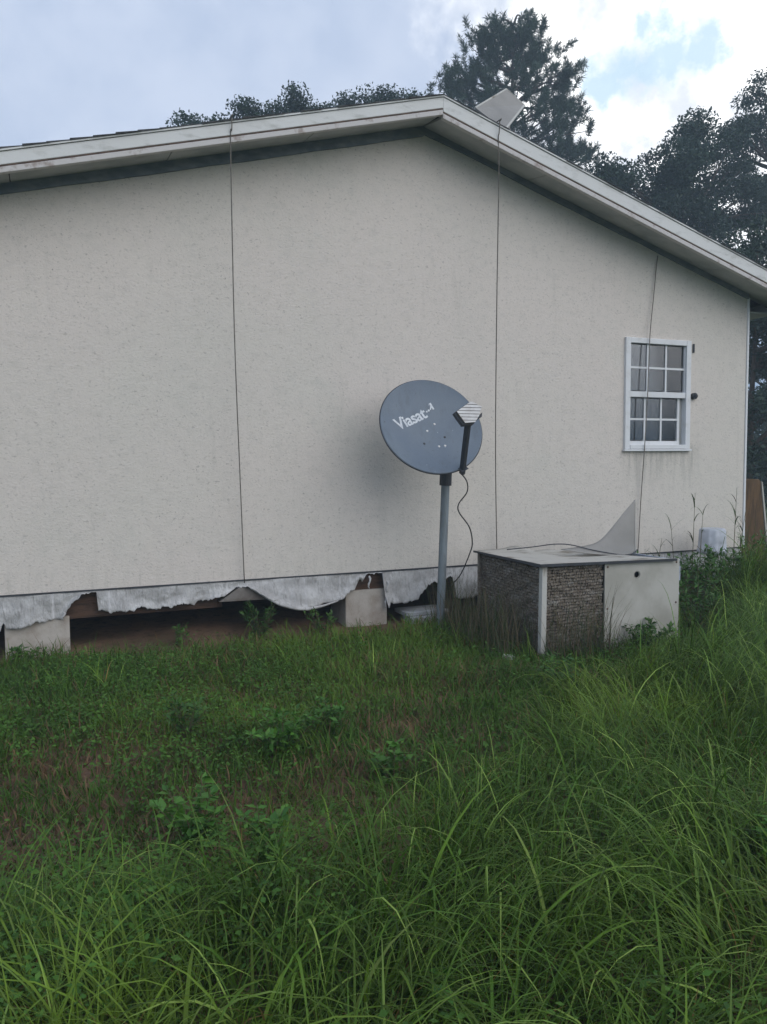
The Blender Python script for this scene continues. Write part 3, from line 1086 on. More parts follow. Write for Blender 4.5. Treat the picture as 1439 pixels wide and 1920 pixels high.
# ------------------------------------------------------------------ derelict air conditioner
ac = thing('air_conditioner', (4.05, -1.1, 0.1), 'derelict outdoor air conditioner with exposed coils and a bent lid', 'air conditioner')
AX0, AX1, AY0, AY1, AZ0, AZ1 = 3.41, 4.735, -1.577, -0.63, 0.05, 0.795
MB().box(AX0 + .02, AX1 - .03, AY0 + .03, AY1, AZ0, AZ0 + .05).build('base_pan', MAT['bracket'], ac)
MB().hexa([(AX0 - .012, AY0 - .012, AZ0), (AX0 + .034, AY0 - .012, AZ0), (AX0 + .034, AY0 + .034, AZ0), (AX0 - .012, AY0 + .034, AZ0),
           (AX0 + .001, AY0 - .010, AZ1 - .012), (AX0 + .045, AY0 - .010, AZ1 - .012), (AX0 + .045, AY0 + .034, AZ1 - .012), (AX0 + .001, AY0 + .034, AZ1 - .012)]).build('corner_post', MAT['post'], ac, bevel=.003)
MB().box(AX0 - .008, AX0 + .024, AY1 - .03, AY1 + .004, AZ0, AZ1 - .004).build('corner_post', MAT['coil'], ac)
MB().box(AX0 + .034, AX0 + .052, AY1 - .024, AY1 + .002, AZ0, AZ1 - .004).build('corner_post', MAT['post'], ac)


def coil(name, axis, a0, a1, depth, z0, z1):
    """rows of thin crumpled fins with tube runs: real relief, one part"""
    mb = MB()
    r_ = random.Random(5 if axis == 'x' else 9)
    nrow = 30
    dz = (z1 - z0) / nrow
    for k in range(nrow):
        za = z0 + k * dz
        t = a0
        while t < a1 - 0.004:
            w = r_.uniform(0.007, 0.013)
            d = 0.012 * math.sin(t * 31 + k * 1.7) * math.sin(k * 0.6 + t * 9) + r_.uniform(-0.003, 0.005)
            zz0 = za + r_.uniform(0.0, 0.005)
            zz1 = za + dz - r_.uniform(0.0, 0.005)
            e = min(t + w - 0.0012, a1)
            sk = r_.uniform(-.005, .005)
            if axis == 'x':
                mb.hexa([(t, depth + d, zz0), (e, depth + d, zz0), (e, depth + .03, zz0), (t, depth + .03, zz0),
                         (t + sk, depth + d, zz1), (e + sk, depth + d, zz1), (e + sk, depth + .03, zz1), (t + sk, depth + .03, zz1)])
            else:
                mb.hexa([(depth + d, t, zz0), (depth + .03, t, zz0), (depth + .03, e, zz0), (depth + d, e, zz0),
                         (depth + d, t + sk, zz1), (depth + .03, t + sk, zz1), (depth + .03, e + sk, zz1), (depth + d, e + sk, zz1)])
            t += w
    if axis == 'x':
        mb.box(a0, a1, depth + .031, depth + .05, z0, z1)
    else:
        mb.box(depth + .031, depth + .05, a0, a1, z0, z1)
    o = mb.build(name, MAT['coil'], ac)
    o['kind'] = 'stuff'
    return o


coil('coil_fins', 'x', AX0 + .048, 3.985, AY0 + .012, AZ0 + .03, AZ1 - .022)
coil('coil_fins', 'y', AY0 + .04, AY1 - .04, AX0 + .010, AZ0 + .03, AZ1 - .022)
# front service panel with a round hole
v = []
f = []
px0, px1, pz0, pz1 = 3.988, AX1, AZ0 + .02, AZ1 - 0.016
hx, hz, hr = 4.305, 0.672, 0.024
NS = 24
ring = [(hx + hr * math.cos(2 * math.pi * k / NS), hz + hr * math.sin(2 * math.pi * k / NS)) for k in range(NS)]
def to_rect(a):
    c, s = math.cos(a), math.sin(a)
    tx = ((px1 - hx) / c) if c > 1e-9 else ((px0 - hx) / c if c < -1e-9 else 1e9)
    tz = ((pz1 - hz) / s) if s > 1e-9 else ((pz0 - hz) / s if s < -1e-9 else 1e9)
    t = min(tx, tz)
    return (hx + c * t, hz + s * t)
angs = sorted(set([2 * math.pi * k / NS for k in range(NS)] + [math.atan2(z - hz, x - hx) % (2 * math.pi) for x in (px0, px1) for z in (pz0, pz1)]))
na = len(angs)
for yy in (AY0 - 0.004, AY0 + 0.004):
    for a in angs:
        v.append((hx + hr * math.cos(a), yy, hz + hr * math.sin(a)))
    for a in angs:
        p = to_rect(a)
        v.append((p[0], yy, p[1]))
for k in range(na):
    k2 = (k + 1) % na
    f.append((k, na + k, na + k2, k2)[::-1])
    f.append((2 * na + k, 3 * na + k, 3 * na + k2, 2 * na + k2))
    f.append((k, k2, 2 * na + k2, 2 * na + k))
    f.append((na + k, 3 * na + k, 3 * na + k2, na + k2))
new_obj('service_panel', pydata('service_panel', v, f), MAT['panel'], ac)
for (sx_, sz_) in ((px0 + .03, pz1 - .03), (px1 - .03, pz1 - .03), (px0 + .03, 0.42), (px1 - .03, 0.42)):
    MB().tube([(sx_, AY0 - .0045, sz_), (sx_, AY0 - .009, sz_)], [0.009, 0.007], 8).build('screw', MAT['brownedge'], ac)
MB().box(px0 - .001, px0 + .010, AY0 - .010, AY0 - .0045, pz0, pz1).build('panel_fold', MAT['panel'], ac)
MB().tube([(hx, AY0 - .008, hz), (hx, AY0 + .03, hz)], [0.0285, 0.0285], 20, False).build('hole_grommet', MAT['wire'], ac)
MB().box(px0 - .0, px1 - .03, AY0 + .16, AY0 + .18, AZ0 + .03, AZ1 - .05).build('inner_bulkhead', MAT['dark'], ac)
MB().box(AX1 - .025, AX1 - .003, AY0 + .01, AY1, AZ0 + .02, AZ1 - .03).build('side_panel', MAT['insul'], ac)
MB().box(AX0 + .06, AX1 - .04, AY1 - .012, AY1 + .0, AZ0 + .03, AZ1 - .03).build('rear_panel', MAT['bracket'], ac)
# torn pale liner at the right-hand edge
mb = MB()
zs = np.linspace(AZ1 - .03, 0.30, 9)
for i in range(8):
    w0 = 0.022 + 0.028 * random.random()
    w1 = 0.022 + 0.028 * random.random()
    mb.hexa([(AX1 + .001, AY0 + .012, zs[i + 1]), (AX1 + w1, AY0 + .03, zs[i + 1]), (AX1 + w1, AY0 + .04, zs[i + 1]), (AX1 + .001, AY0 + .02, zs[i + 1]),
             (AX1 + .001, AY0 + .012, zs[i]), (AX1 + w0, AY0 + .03, zs[i]), (AX1 + w0, AY0 + .04, zs[i]), (AX1 + .001, AY0 + .02, zs[i])])
mb.build('torn_liner', MAT['insul'], ac)
# lid: sagging sheet over the left two thirds, front rim strip to the right
nx, ny_ = 26, 14
v = []
f = []
for i in range(nx + 1):
    for j in range(ny_ + 1):
        s, t = i / nx, j / ny_
        x = AX0 - .03 + (AX1 - .05 - AX0 + .03) * s * (1 - 0.42 * t)
        y = AY0 - .03 + (AY1 + .03 - AY0 + .03) * t
        z = AZ1 + 0.012 - 0.030 * s - 0.014 * math.sin(math.pi * s) * math.sin(math.pi * t) + 0.045 * math.exp(-((s - 0.55) / .16) ** 2) * t ** 3 + 0.01 * math.sin(7 * s) * t
        v.append((x, y, z))
for i in range(nx):
    for j in range(ny_):
        a = i * (ny_ + 1) + j
        f.append((a, a + ny_ + 1, a + ny_ + 2, a + 1))
lid = new_obj('lid', pydata('lid', v, f, True), MAT['lid'], ac)
lid.modifiers.new('t', 'SOLIDIFY').thickness = 0.006
MB().hexa([(AX0 - .034, AY0 - .036, AZ1 - .006), (AX1 - .05, AY0 - .036, AZ1 - .032), (AX1 - .05, AY0 - .031, AZ1 - .032), (AX0 - .034, AY0 - .031, AZ1 - .006),
           (AX0 - .034, AY0 - .036, AZ1 + .016), (AX1 - .05, AY0 - .036, AZ1 - .012), (AX1 - .05, AY0 - .031, AZ1 - .012), (AX0 - .034, AY0 - .031, AZ1 + .016)]).build('lid_rim', MAT['bracket'], lid)
MB().hexa([(AX0 - .035, AY0 - .03, AZ1 - .008), (AX0 - .031, AY0 - .03, AZ1 - .008), (AX0 - .031, AY1 + .03, AZ1 + .0), (AX0 - .035, AY1 + .03, AZ1 + .0),
           (AX0 - .035, AY0 - .03, AZ1 + .016), (AX0 - .031, AY0 - .03, AZ1 + .016), (AX0 - .031, AY1 + .03, AZ1 + .016), (AX0 - .035, AY1 + .03, AZ1 + .016)]).build('lid_rim', MAT['bracket'], lid)
# bent-up flap: a curved triangular tongue of the lid
base_l, base_r = Vector((3.98, -1.0, 0.83)), Vector((4.71, -1.02, 0.775))
NT, NSx = 18, 10
v = []
f = []
for i in range(NT + 1):
    t = i / NT
    # left edge runs flat and then sweeps up to the tip, right edge is almost upright
    le = [(3.95, -1.06, 0.835), (4.20, -1.02, 0.845), (4.385, -0.99, 0.875), (4.54, -0.97, 0.985), (4.68, -0.96, 1.115), (4.805, -0.95, 1.222)]
    re = [(4.52, -1.16, 0.770), (4.70, -1.10, 0.775), (4.735, -1.05, 0.83), (4.765, -1.01, 0.97), (4.785, -0.98, 1.10), (4.812, -0.95, 1.226)]
    def at(pl, t):
        s = spline(pl, 6)
        k = t * (len(s) - 1)
        i0 = int(min(k, len(s) - 2))
        return s[i0].lerp(s[i0 + 1], k - i0)
    a, b = at(le, t), at(re, t)
    for j in range(NSx + 1):
        w = j / NSx
        p = a.lerp(b, w)
        p = p + Vector((0, -0.04, -0.012)) * math.sin(math.pi * w) * (1 - t)
        v.append(p)
for i in range(NT):
    for j in range(NSx):
        a = i * (NSx + 1) + j
        f.append((a, a + NSx + 1, a + NSx + 2, a + 1))
fl = new_obj('bent_flap', pydata('bent_flap', v, f, True), MAT['sheet'], ac, label='triangular flap of the lid bent upright')
fl.modifiers.new('t', 'SOLIDIFY').thickness = 0.005
MB().tube([p_ + Vector((0.004, 0, 0)) for p_ in spline(re[1:], 6)], 0.0055, 6).build('flap_hem', MAT['panel'], ac, smooth=True)
edge = [(3.60, -0.78, 0.825), (3.80, -0.86, 0.845), (3.96, -0.95, 0.870), (4.08, -1.02, 0.865), (4.25, -1.10, 0.820), (4.45, -1.17, 0.780), (4.56, -1.18, 0.768), (4.66, -1.13, 0.782), (4.73, -1.09, 0.80)]
MB().tube(spline(edge, 5), 0.0048, 6).build('flap_edge', MAT['bracket'], ac, smooth=True)

# ------------------------------------------------------------------ bucket, pipe, plank
sp = thing('standpipe', (6.32, -0.30, 0.1), 'pale pipe with torn foil standing at the wall corner under the white bucket', 'pipe')
MB().tube([(6.33, -0.35, 0.0), (6.33, -0.35, 0.60)], 0.05, 14).build('pipe', MAT['pipe'], sp)
mb = MB()
for (dx, l, w) in ((0.14, 0.17, 0.035), (0.20, 0.14, 0.03)):
    mb.hexa([(6.33 + dx + .05, -0.44, 0.60 - l), (6.33 + dx + w + .05, -0.43, 0.60 - l - .02), (6.33 + dx + w + .05, -0.42, 0.60 - l - .02), (6.33 + dx + .05, -0.43, 0.60 - l),
             (6.33 + dx - .02, -0.40, 0.61), (6.33 + dx + w - .02, -0.39, 0.61), (6.33 + dx + w - .02, -0.38, 0.61), (6.33 + dx - .02, -0.39, 0.61)])
mb.build('torn_strip', MAT['pipe'], sp)
MB().box(6.30, 6.60, -0.42, -0.34, 0.585, 0.603).build('bracket', MAT['pipe'], sp)
bk = thing('white_bucket', (6.33, -0.35, 0.604), 'white ribbed plastic bucket upside down among weeds at the wall corner', 'bucket')
v = []
f = []
NB = 48
prof = [(0.0001, 0.262), (0.10, 0.262), (0.135, 0.258), (0.150, 0.240), (0.156, 0.12), (0.162, 0.05), (0.172, 0.045), (0.172, 0.0), (0.160, 0.0), (0.150, 0.03), (0.145, 0.2)]
for (r, z) in prof:
    for k in range(NB):
        rr = r * (1 + (0.035 * math.cos(k / NB * 2 * math.pi * 12) if 0.02 < z < 0.25 else 0))
        a = 2 * math.pi * k / NB
        v.append((6.33 + 0.86 * rr * math.cos(a), -0.35 + 0.86 * rr * math.sin(a), 0.606 + z))
for i in range(len(prof) - 1):
    for k in range(NB):
        k2 = (k + 1) % NB
        f.append((i * NB + k, i * NB + k2, (i + 1) * NB + k2, (i + 1) * NB + k))
new_obj('bucket_body', pydata('bucket_body', v, f, True), MAT['bucket'], bk)
pl = thing('wooden_plank', (7.66, 0.3, 0.1), 'brown wooden plank leaning upright beyond the right corner of the house', 'plank')
mb = MB()
prf = [(0.0, 1.0), (0.02, 1.02), (0.17, 1.02), (0.20, 1.0)]
v = []
outl = [(7.40, 0.0), (7.95, 0.0), (7.70, 1.31), (7.67, 1.335), (7.50, 1.342), (7.475, 1.325)]
n_ = len(outl)
v = [(x, 0.28 + 0.05 * (1.34 - z), z) for x, z in outl] + [(x, 0.325 + 0.05 * (1.34 - z), z) for x, z in outl]
f = [tuple(range(n_)), tuple(range(n_, 2 * n_))[::-1]] + [(i, (i + 1) % n_, n_ + (i + 1) % n_, n_ + i)[::-1] for i in range(n_)]
o = new_obj('board', pydata('board', v, f), MAT['plank'], pl)
o.modifiers.new('b', 'BEVEL').width = 0.006
MB().hexa([(7.955, 0.33, 0.0), (7.985, 0.33, 0.0), (7.985, 0.36, 0.0), (7.955, .36, 0.0), (7.703, 0.275, 1.31), (7.722, 0.275, 1.30), (7.722, .30, 1.30), (7.703, .30, 1.31)]).build('edge_strip', MAT['post'], pl)
# scrap of pale litter in the grass by the unit
lt = MB().hexa([(3.10, -1.56, 0.10), (3.19, -1.58, 0.10), (3.20, -1.52, 0.11), (3.11, -1.50, 0.10), (3.11, -1.56, 0.135), (3.18, -1.57, 0.125), (3.19, -1.53, 0.13), (3.12, -1.51, 0.14)])
lt.build('litter_scrap', MAT['wrap'], None, label='small pale scrap of litter in the grass left of the air conditioner', cat='litter')

# ------------------------------------------------------------------ vegetation
def lerp3(a, b, t):
    return np.asarray(a)[None, :] * (1 - t[:, None]) + np.asarray(b)[None, :] * t[:, None]


def blades(root, length, width, az, th0, bend, col, nseg, twist=None, tipcol=None):
    """vectorised grass blades: arcs that lean in direction az, ribbon strips with tapering width"""
    n = len(root)
    V = np.zeros((n, nseg + 1, 2, 3), np.float32)
    C = np.zeros((n, nseg + 1, 2, 3), np.float32)
    p = root.copy()
    dx, dy = np.cos(az), np.sin(az)
    tw = np.zeros(n) if twist is None else twist
    sx, sy = -np.sin(az + tw), np.cos(az + tw)
    for k in range(nseg + 1):
        t = k / nseg
        w = width * (1 - t ** 2.2) * (0.75 + 0.6 * min(t * 3, 1) * 0.42) * 0.5 + 0.0003
        V[:, k, 0, 0] = p[:, 0] - sx * w
        V[:, k, 0, 1] = p[:, 1] - sy * w
        V[:, k, 0, 2] = p[:, 2]
        V[:, k, 1, 0] = p[:, 0] + sx * w
        V[:, k, 1, 1] = p[:, 1] + sy * w
        V[:, k, 1, 2] = p[:, 2]
        c = col if tipcol is None else col * (1 - t ** 3) + tipcol * t ** 3
        C[:, k, 0] = c
        C[:, k, 1] = c
        th = th0 + bend * (t + 0.5 / nseg) ** 1.4
        ds = length / nseg
        p[:, 0] += np.sin(th) * dx * ds
        p[:, 1] += np.sin(th) * dy * ds
        p[:, 2] += np.cos(th) * ds
    base = (np.arange(n) * (nseg + 1) * 2)[:, None]
    k = np.arange(nseg)[None, :] * 2
    q = base + k
    F = np.stack([q, q + 1, q + 3, q + 2], -1).reshape(-1, 4)
    return V.reshape(-1, 3), F, C.reshape(-1, 3)


def leaves(cen, L, Wd, d, nrm, col):
    """diamond leaves slightly folded: 4 verts, 2 tris as one quad"""
    n = len(cen)
    s = np.cross(d, nrm)
    s /= np.linalg.norm(s, axis=1, keepdims=True) + 1e-9
    V = np.zeros((n, 4, 3), np.float32)
    V[:, 0] = cen - d * (L * 0.5)[:, None]
    V[:, 1] = cen + s * (Wd * 0.5)[:, None] + nrm * (Wd * 0.12)[:, None] - d * (L * 0.05)[:, None]
    V[:, 2] = cen + d * (L * 0.5)[:, None]
    V[:, 3] = cen - s * (Wd * 0.5)[:, None] + nrm * (Wd * 0.12)[:, None] - d * (L * 0.05)[:, None]
    F = np.arange(n * 4).reshape(n, 4)
    C = np.repeat(col[:, None, :], 4, 1).reshape(-1, 3)
    return V.reshape(-1, 3), F, C


def rdir(n):
    d = rng.normal(size=(n, 3))
    return d / np.linalg.norm(d, axis=1, keepdims=True)


def cat(parts):
    V, F, C = [], [], []
    o = 0
    for (v, f, c) in parts:
        V.append(v)
        F.append(f + o)
        C.append(c)
        o += len(v)
    return np.concatenate(V), np.concatenate(F), np.concatenate(C)


def in_view(x, y, m):
    """ground point near what the camera sees (used for density only)"""
    dx, dy = x - CAM.x, y - CAM.y
    dep = dx * CF.x + dy * CF.y
    lat = dx * CR.x + dy * CR.y
    return (dep > 1.7) & (np.abs(lat) < dep * 0.50 + m)


def tall_mask(x, y):
    """1 where the tall grass stands: the foreground strip and the whole right side"""
    yb = np.interp(x, [-4, -0.6, 0.3, 1.1, 1.9, 2.4, 2.9, 3.4, 4.2, 5.0, 5.6, 6.4, 10], [-3.7, -3.55, -3.6, -3.45, -3.25, -2.9, -2.35, -2.05, -1.95, -1.7, -1.1, -0.35, 0.3])
    w = (fbm(x * 1.7 + 3, y * 1.7 + 8, 51, 3) - 0.5) * 0.9
    return np.clip((yb + w - y) / 0.35, 0, 1)


def bare(x, y):
    b = np.zeros_like(x)
    for (cx_, cy_, rx, ry, s) in ((0.22, -2.35, 0.42, 0.32, 1), (1.82, -2.55, 0.30, 0.22, 1), (-0.20, -3.1, 0.28, 0.2, 0.9), (0.95, -0.02, 1.3, 0.22, 1.0), (1.6, -2.9, 0.5, 0.25, .7), (0.9, -1.5, 0.35, 0.2, .5), (2.6, -0.25, 0.5, 0.25, .9), (2.45, -2.1, .35, .2, .6), (3.2, -2.0, .3, .15, .6), (0.75, -3.05, .35, .2, .6), (2.75, -0.05, 0.6, 0.15, 1.0)):
        b = np.maximum(b, s * np.exp(-(((x - cx_) / rx) ** 2 + ((y - cy_) / ry) ** 2) * 1.2))
    return np.clip(b * 0.78 * (0.45 + 1.1 * fbm(x * 5, y * 5, 61, 3)), 0, 1)


def blocked(x, y):
    u_ = (x > AX0 + .03) & (x < AX1 - .03) & (y > AY0 + .02) & (y < AY1 - .02)
    hse = (x > XL) & (x < XR) & (y > -0.05)
    return u_ | hse


PARTS = []
# --- short turf
N = 360000
x = rng.uniform(-3.2, 9.5, N)
y = rng.uniform(-5.9, 0.9, N)
keep = ~blocked(x, y) & (in_view(x, y, 0.5) | (rng.random(N) < 0.2))
dens = 0.5 + 0.9 * fbm(x * 2.3 + 5, y * 2.3, 71, 4)
b_ = bare(x, y)
strip = np.clip((y + 0.60) / 0.30, 0, 1) * np.clip((x + 0.1) / 0.4, 0, 1) * np.clip((3.3 - x) / 0.4, 0, 1)
dens = dens * (1 - 0.85 * strip * np.clip(0.35 + 1.3 * fbm(x * 3, y * 6, 141, 3), 0, 1)) * (1 - 0.65 * b_) * np.where(tall_mask(x, y) > 0.5, 0.55, 1.0)
under = np.clip((-y) / 0.35, 0, 1)
keep &= rng.random(N) < dens * (0.25 + 0.75 * np.where(x < XR, under, 1))
x, y, b_ = x[keep], y[keep], b_[keep]
n = len(x)
hn = fbm(x * 1.4, y * 1.4 + 7, 81, 3)
near_house = np.clip((y + 1.8) / 1.3, 0, 1)
L = rng.uniform(0.045, 0.14, n) * (0.5 + 1.2 * hn) * (1 + 0.35 * near_house)
cn = fbm(x * 1.1 + 2, y * 1.1 + 9, 91, 4)
mixv = np.clip((cn - 0.3) / 0.4, 0, 1) + rng.normal(0, 0.18, n)
c = lerp3((0.045, 0.092, 0.025), (0.092, 0.142, 0.040), np.clip(mixv, 0, 1))
brown = (rng.random(n) < (0.06 + 0.50 * b_ + 0.22 * np.clip((fbm(x * 0.9 + 31, y * 1.3, 95, 4) - 0.5) * 4, 0, 1)))
c[brown] = lerp3((0.11, 0.075, 0.040), (0.22, 0.145, 0.085), rng.random(brown.sum()))
c *= rng.uniform(0.75, 1.3, (n, 1)) * np.where(brown[:, None], np.array([[1.1, 1.0, 0.9]]), np.array([[1.28, 1.42, 0.62]]))
root = np.stack([x, y, gz(x, y) - 0.004], 1)
PARTS.append(('short_grass', blades(root, L, rng.uniform(0.0035, 0.0085, n), rng.uniform(0, 2 * np.pi, n), rng.uniform(0.1, 0.8, n), rng.uniform(0.2, 1.6, n), c, 3, rng.uniform(-.6, .6, n)),
              'short patchy green grass and dry thatch between the house and the tall grass'))

# --- tall grass in tufts
NT_ = 13000
tx = rng.uniform(-3.0, 9.5, NT_)
ty = rng.uniform(-5.9, 1.2, NT_)
tm = tall_mask(tx, ty)
kp = (rng.random(NT_) < tm * (0.45 + 0.8 * fbm(tx * 1.6, ty * 1.6, 101, 3)) + 0.012) & ~blocked(tx, ty) & (in_view(tx, ty, 0.7) | (rng.random(NT_) < 0.25))
tx, ty, tm = tx[kp], ty[kp], tm[kp]
cnt = rng.integers(8, 30, len(tx))
idx = np.repeat(np.arange(len(tx)), cnt)
n = len(idx)
taz = 9.0 * fbm(tx * 0.75 + 13, ty * 0.75 + 5, 151, 2) + rng.normal(0, 0.5, len(tx))
# prevailing lean to the right and to the camera
lean = rng.normal(0.25, 1.1, n)
az = np.where(rng.random(n) < 0.22, lean, taz[idx] + rng.normal(0, 0.75, n))
x = tx[idx] + rng.normal(0, 0.045, n)
y = ty[idx] + rng.normal(0, 0.045, n)
ok = ~blocked(x, y)
x, y, az, idx = x[ok], y[ok], az[ok], idx[ok]
n = len(x)
rightw = np.clip((x - 2.5) / 2.5, 0, 1)
hs_ = (0.20 + 0.34 * fbm(x * 1.2 + 8, y * 1.2, 111, 3)) * (0.6 + 0.45 * tm[idx]) * (1 + 0.35 * rightw)
bk_ = np.exp(-(((x - 6.1) / 0.9) ** 2 + ((y + 0.75) / 0.35) ** 2))
long_ = rng.random(n) < 0.13
L = hs_ * np.where(long_, rng.uniform(1.2, 1.75, n), rng.uniform(0.4, 1.15, n)) * (1 + 0.85 * bk_)
cn = np.clip((fbm(x * 1.3, y * 1.3 + 19, 121, 3) - 0.3) / 0.4, 0, 1) + rng.normal(0, 0.25, n)
c = lerp3((0.036, 0.076, 0.020), (0.084, 0.128, 0.036), np.clip(cn, 0, 1))
pale = rng.random(n) < 0.12
c[pale] = lerp3((0.10, 0.155, 0.08), (0.16, 0.21, 0.115), rng.random(pale.sum()))
dry = rng.random(n) < 0.06
c[dry] = lerp3((0.12, 0.075, 0.06), (0.17, 0.10, 0.09), rng.random(dry.sum()))
long_ = long_ & ~dry
L[dry] = np.minimum(L[dry], 0.26)
c *= rng.uniform(0.65, 1.8, (n, 1)) * np.array([1.48, 1.55, 0.58])
tipc = c * 0.7 + np.array([0.11, 0.13, 0.05]) * 0.3
root = np.stack([x, y, gz(x, y) - 0.01], 1)
nearw = 1 + 0.55 * np.clip((-3.6 - y) / 0.8, 0, 1) * (rng.random(n) < 0.5)
PARTS.append(('tall_grass', blades(root, L, nearw * np.where(long_, rng.uniform(0.004, 0.0085, n), rng.uniform(0.0022, 0.0065, n)), az, rng.uniform(0.03, 0.5, n), np.where(long_, rng.uniform(1.3, 2.6, n), rng.uniform(0.4, 2.4, n)), c, 7, rng.uniform(-.7, .7, n), tipc),
              'tall uncut green grass arching across the foreground and the right side'))

# --- dry stems and thatch by the left side of the unit
N = 900
x = np.concatenate([rng.uniform(3.06, 3.40, N), rng.uniform(3.40, 4.0, 260)])
y = np.concatenate([rng.uniform(-1.55, -0.35, N), rng.uniform(-1.80, -1.60, 260)])
n = len(x)
c = lerp3((0.09, 0.075, 0.045), (0.20, 0.15, 0.09), rng.random(n))
grn = rng.random(n) < 0.5
c[grn] = lerp3((0.035, 0.06, 0.02), (0.07, 0.10, 0.035), rng.random(grn.sum()))
L = rng.uniform(0.15, 0.62, n)
root = np.stack([x, y, gz(x, y) - .01], 1)
PARTS.append(('dry_stems', blades(root, L, rng.uniform(0.002, 0.0045, n), rng.normal(0.6, 1.2, n), rng.uniform(0.0, 0.4, n), rng.uniform(0.0, 0.9, n), c, 5),
              'dry brown stems standing along the left side of the air conditioner'))

# --- low broad-leaved ground cover
N = 15000
x = rng.uniform(-3.0, 8.5, N)
y = rng.uniform(-5.6, -0.15, N)
cov = fbm(x * 1.5 + 77, y * 1.5 + 3, 131, 3)
leftish = np.clip((1.9 - x) / 2.2, 0, 1)
kp = (rng.random(N) < np.clip((cov - 0.36) * 4, 0, 1) * (0.22 + 0.78 * leftish) * (1 - 0.8 * bare(x, y)) * np.where(y > -0.55, 0.25, 1)) & ~blocked(x, y)
x, y = x[kp], y[kp]
cnt = rng.integers(12, 34, len(x))
idx = np.repeat(np.arange(len(x)), cnt)
n = len(idx)
sp_ = rng.uniform(0.04, 0.10, len(x))[idx]
px_ = x[idx] + rng.normal(0, 1, n) * sp_
py_ = y[idx] + rng.normal(0, 1, n) * sp_
hh_ = rng.uniform(0.02, 0.13, n) * (1 + 1.2 * np.clip((-3.3 - py_) / 0.6, 0, 1))
cen = np.stack([px_, py_, gz(px_, py_) + hh_], 1)
d = rdir(n)
d[:, 2] = np.abs(d[:, 2]) * 0.4
d /= np.linalg.norm(d, axis=1, keepdims=True)
nr = rdir(n) * 0.45 + np.array([0, 0, 1.0])
nr /= np.linalg.norm(nr, axis=1, keepdims=True)
L = rng.uniform(0.012, 0.034, n)
c = lerp3((0.048, 0.125, 0.018), (0.095, 0.20, 0.030), np.clip(rng.normal(0.5, 0.3, n), 0, 1)) * rng.uniform(0.8, 1.25, (n, 1))
ok = ~blocked(px_, py_)
PARTS.append(('ground_cover', leaves(cen[ok], L[ok], L[ok] * rng.uniform(.4, .7, ok.sum()), d[ok], nr[ok], c[ok]), 'low broad-leaved weeds spread through the short grass'))

for nm, (V, F, C), lab in PARTS:
    o = new_obj(nm, np_mesh(nm, V, F, C), MAT['grass'], label=lab, cat='grass' if 'grass' in nm else 'weeds', kind='stuff')


# --- single weeds that stand out
def weed(loc, h, spread, nst, nlf, lsize, col0, col1, label, upright=0.5, aspect=0.4, name='weed_plant', arch=0.6):
    x0, y0 = loc
    z0 = float(gz(x0, y0))
    t = thing(name, (x0, y0, z0), label, 'plant', 'weeds standing out of the grass')
    st = MB()
    VV = []
    for k in range(nst):
        a = rng.uniform(0, 2 * math.pi)
        r = spread * math.sqrt(rng.random())
        hh = h * rng.uniform(0.6, 1.0)
        top = Vector((x0 + r * math.cos(a), y0 + r * math.sin(a), z0 + hh))
        b = Vector((x0 + 0.15 * r * math.cos(a), y0 + .15 * r * math.sin(a), z0 - .01))
        mid = b.lerp(top, 0.55) + Vector((0, 0, hh * 0.10))
        P_ = spline([b, mid, top], 6)
        st.tube(P_, [max(0.0012, 0.0038 * (1 - i / len(P_))) for i in range(len(P_))], 5)
        m = int(nlf)
        ti = rng.uniform(0.15, 1.0, m)
        cen = np.array([P_[min(int(q_ * (len(P_) - 1)), len(P_) - 1)] for q_ in ti])
        d = rdir(m)
        d[:, 2] = d[:, 2] * 0.5 + upright * 0.6
        d /= np.linalg.norm(d, axis=1, keepdims=True)
        nr = rdir(m) * 0.5 + np.array([0, 0, 1.0])
        nr -= d * (nr * d).sum(1, keepdims=True)
        nr /= np.linalg.norm(nr, axis=1, keepdims=True)
        L = lsize * rng.uniform(0.6, 1.25, m)
        c = lerp3(col0, col1, rng.random(m)) * rng.uniform(.95, 1.35, (m, 1)) * np.array([1.1, 1.3, 0.62])
        VV.append(leaves(cen + d * (L * 0.5)[:, None], L, L * aspect, d, nr, c))
    st.build('stem', MAT['bark'] if False else MAT['stem'], t, smooth=True)
    V, F, C = cat(VV)
    new_obj('foliage', np_mesh('foliage', V, F, C), MAT['leaf'], t)
    return t


MAT['stem'] = simple('green_brown_stem', (0.10, 0.11, 0.05), (0.12, 0.08, 0.05), 20)
G0, G1 = (0.030, 0.080, 0.022), (0.065, 0.130, 0.035)
weed((1.62, -0.10), 0.34, 0.20, 16, 26, 0.055, (0.025, 0.058, 0.024), (0.045, 0.085, 0.035), 'dark feathery weed in front of the sagging floor gap', 0.5, 0.3)
weed((-0.20, -0.10), 0.13, 0.12, 8, 12, 0.06, (0.03, 0.07, 0.025), G1, 'small leafy weed at the foot of the far left pier', 0.4)
weed((1.10, -2.62), 0.24, 0.24, 22, 22, 0.050, (0.035, 0.095, 0.022), (0.075, 0.155, 0.04), 'bright green bushy weed in the middle of the lawn', 0.5, 0.42)
weed((1.42, -2.48), 0.20, 0.17, 14, 20, 0.048, (0.035, 0.090, 0.022), (0.07, 0.145, 0.04), 'smaller bright weed just right of the bushy one', 0.5, 0.42)
weed((0.66, -2.25), 0.24, 0.16, 14, 18, 0.045, (0.028, 0.075, 0.022), (0.055, 0.11, 0.035), 'mid green weed left of the bushy one beside bare soil', 0.5, 0.4)
weed((0.52, -3.40), 0.28, 0.20, 14, 16, 0.060, (0.035, 0.090, 0.024), (0.07, 0.14, 0.04), 'broad-leaved weed at the left edge of the tall grass', 0.4, 0.55)
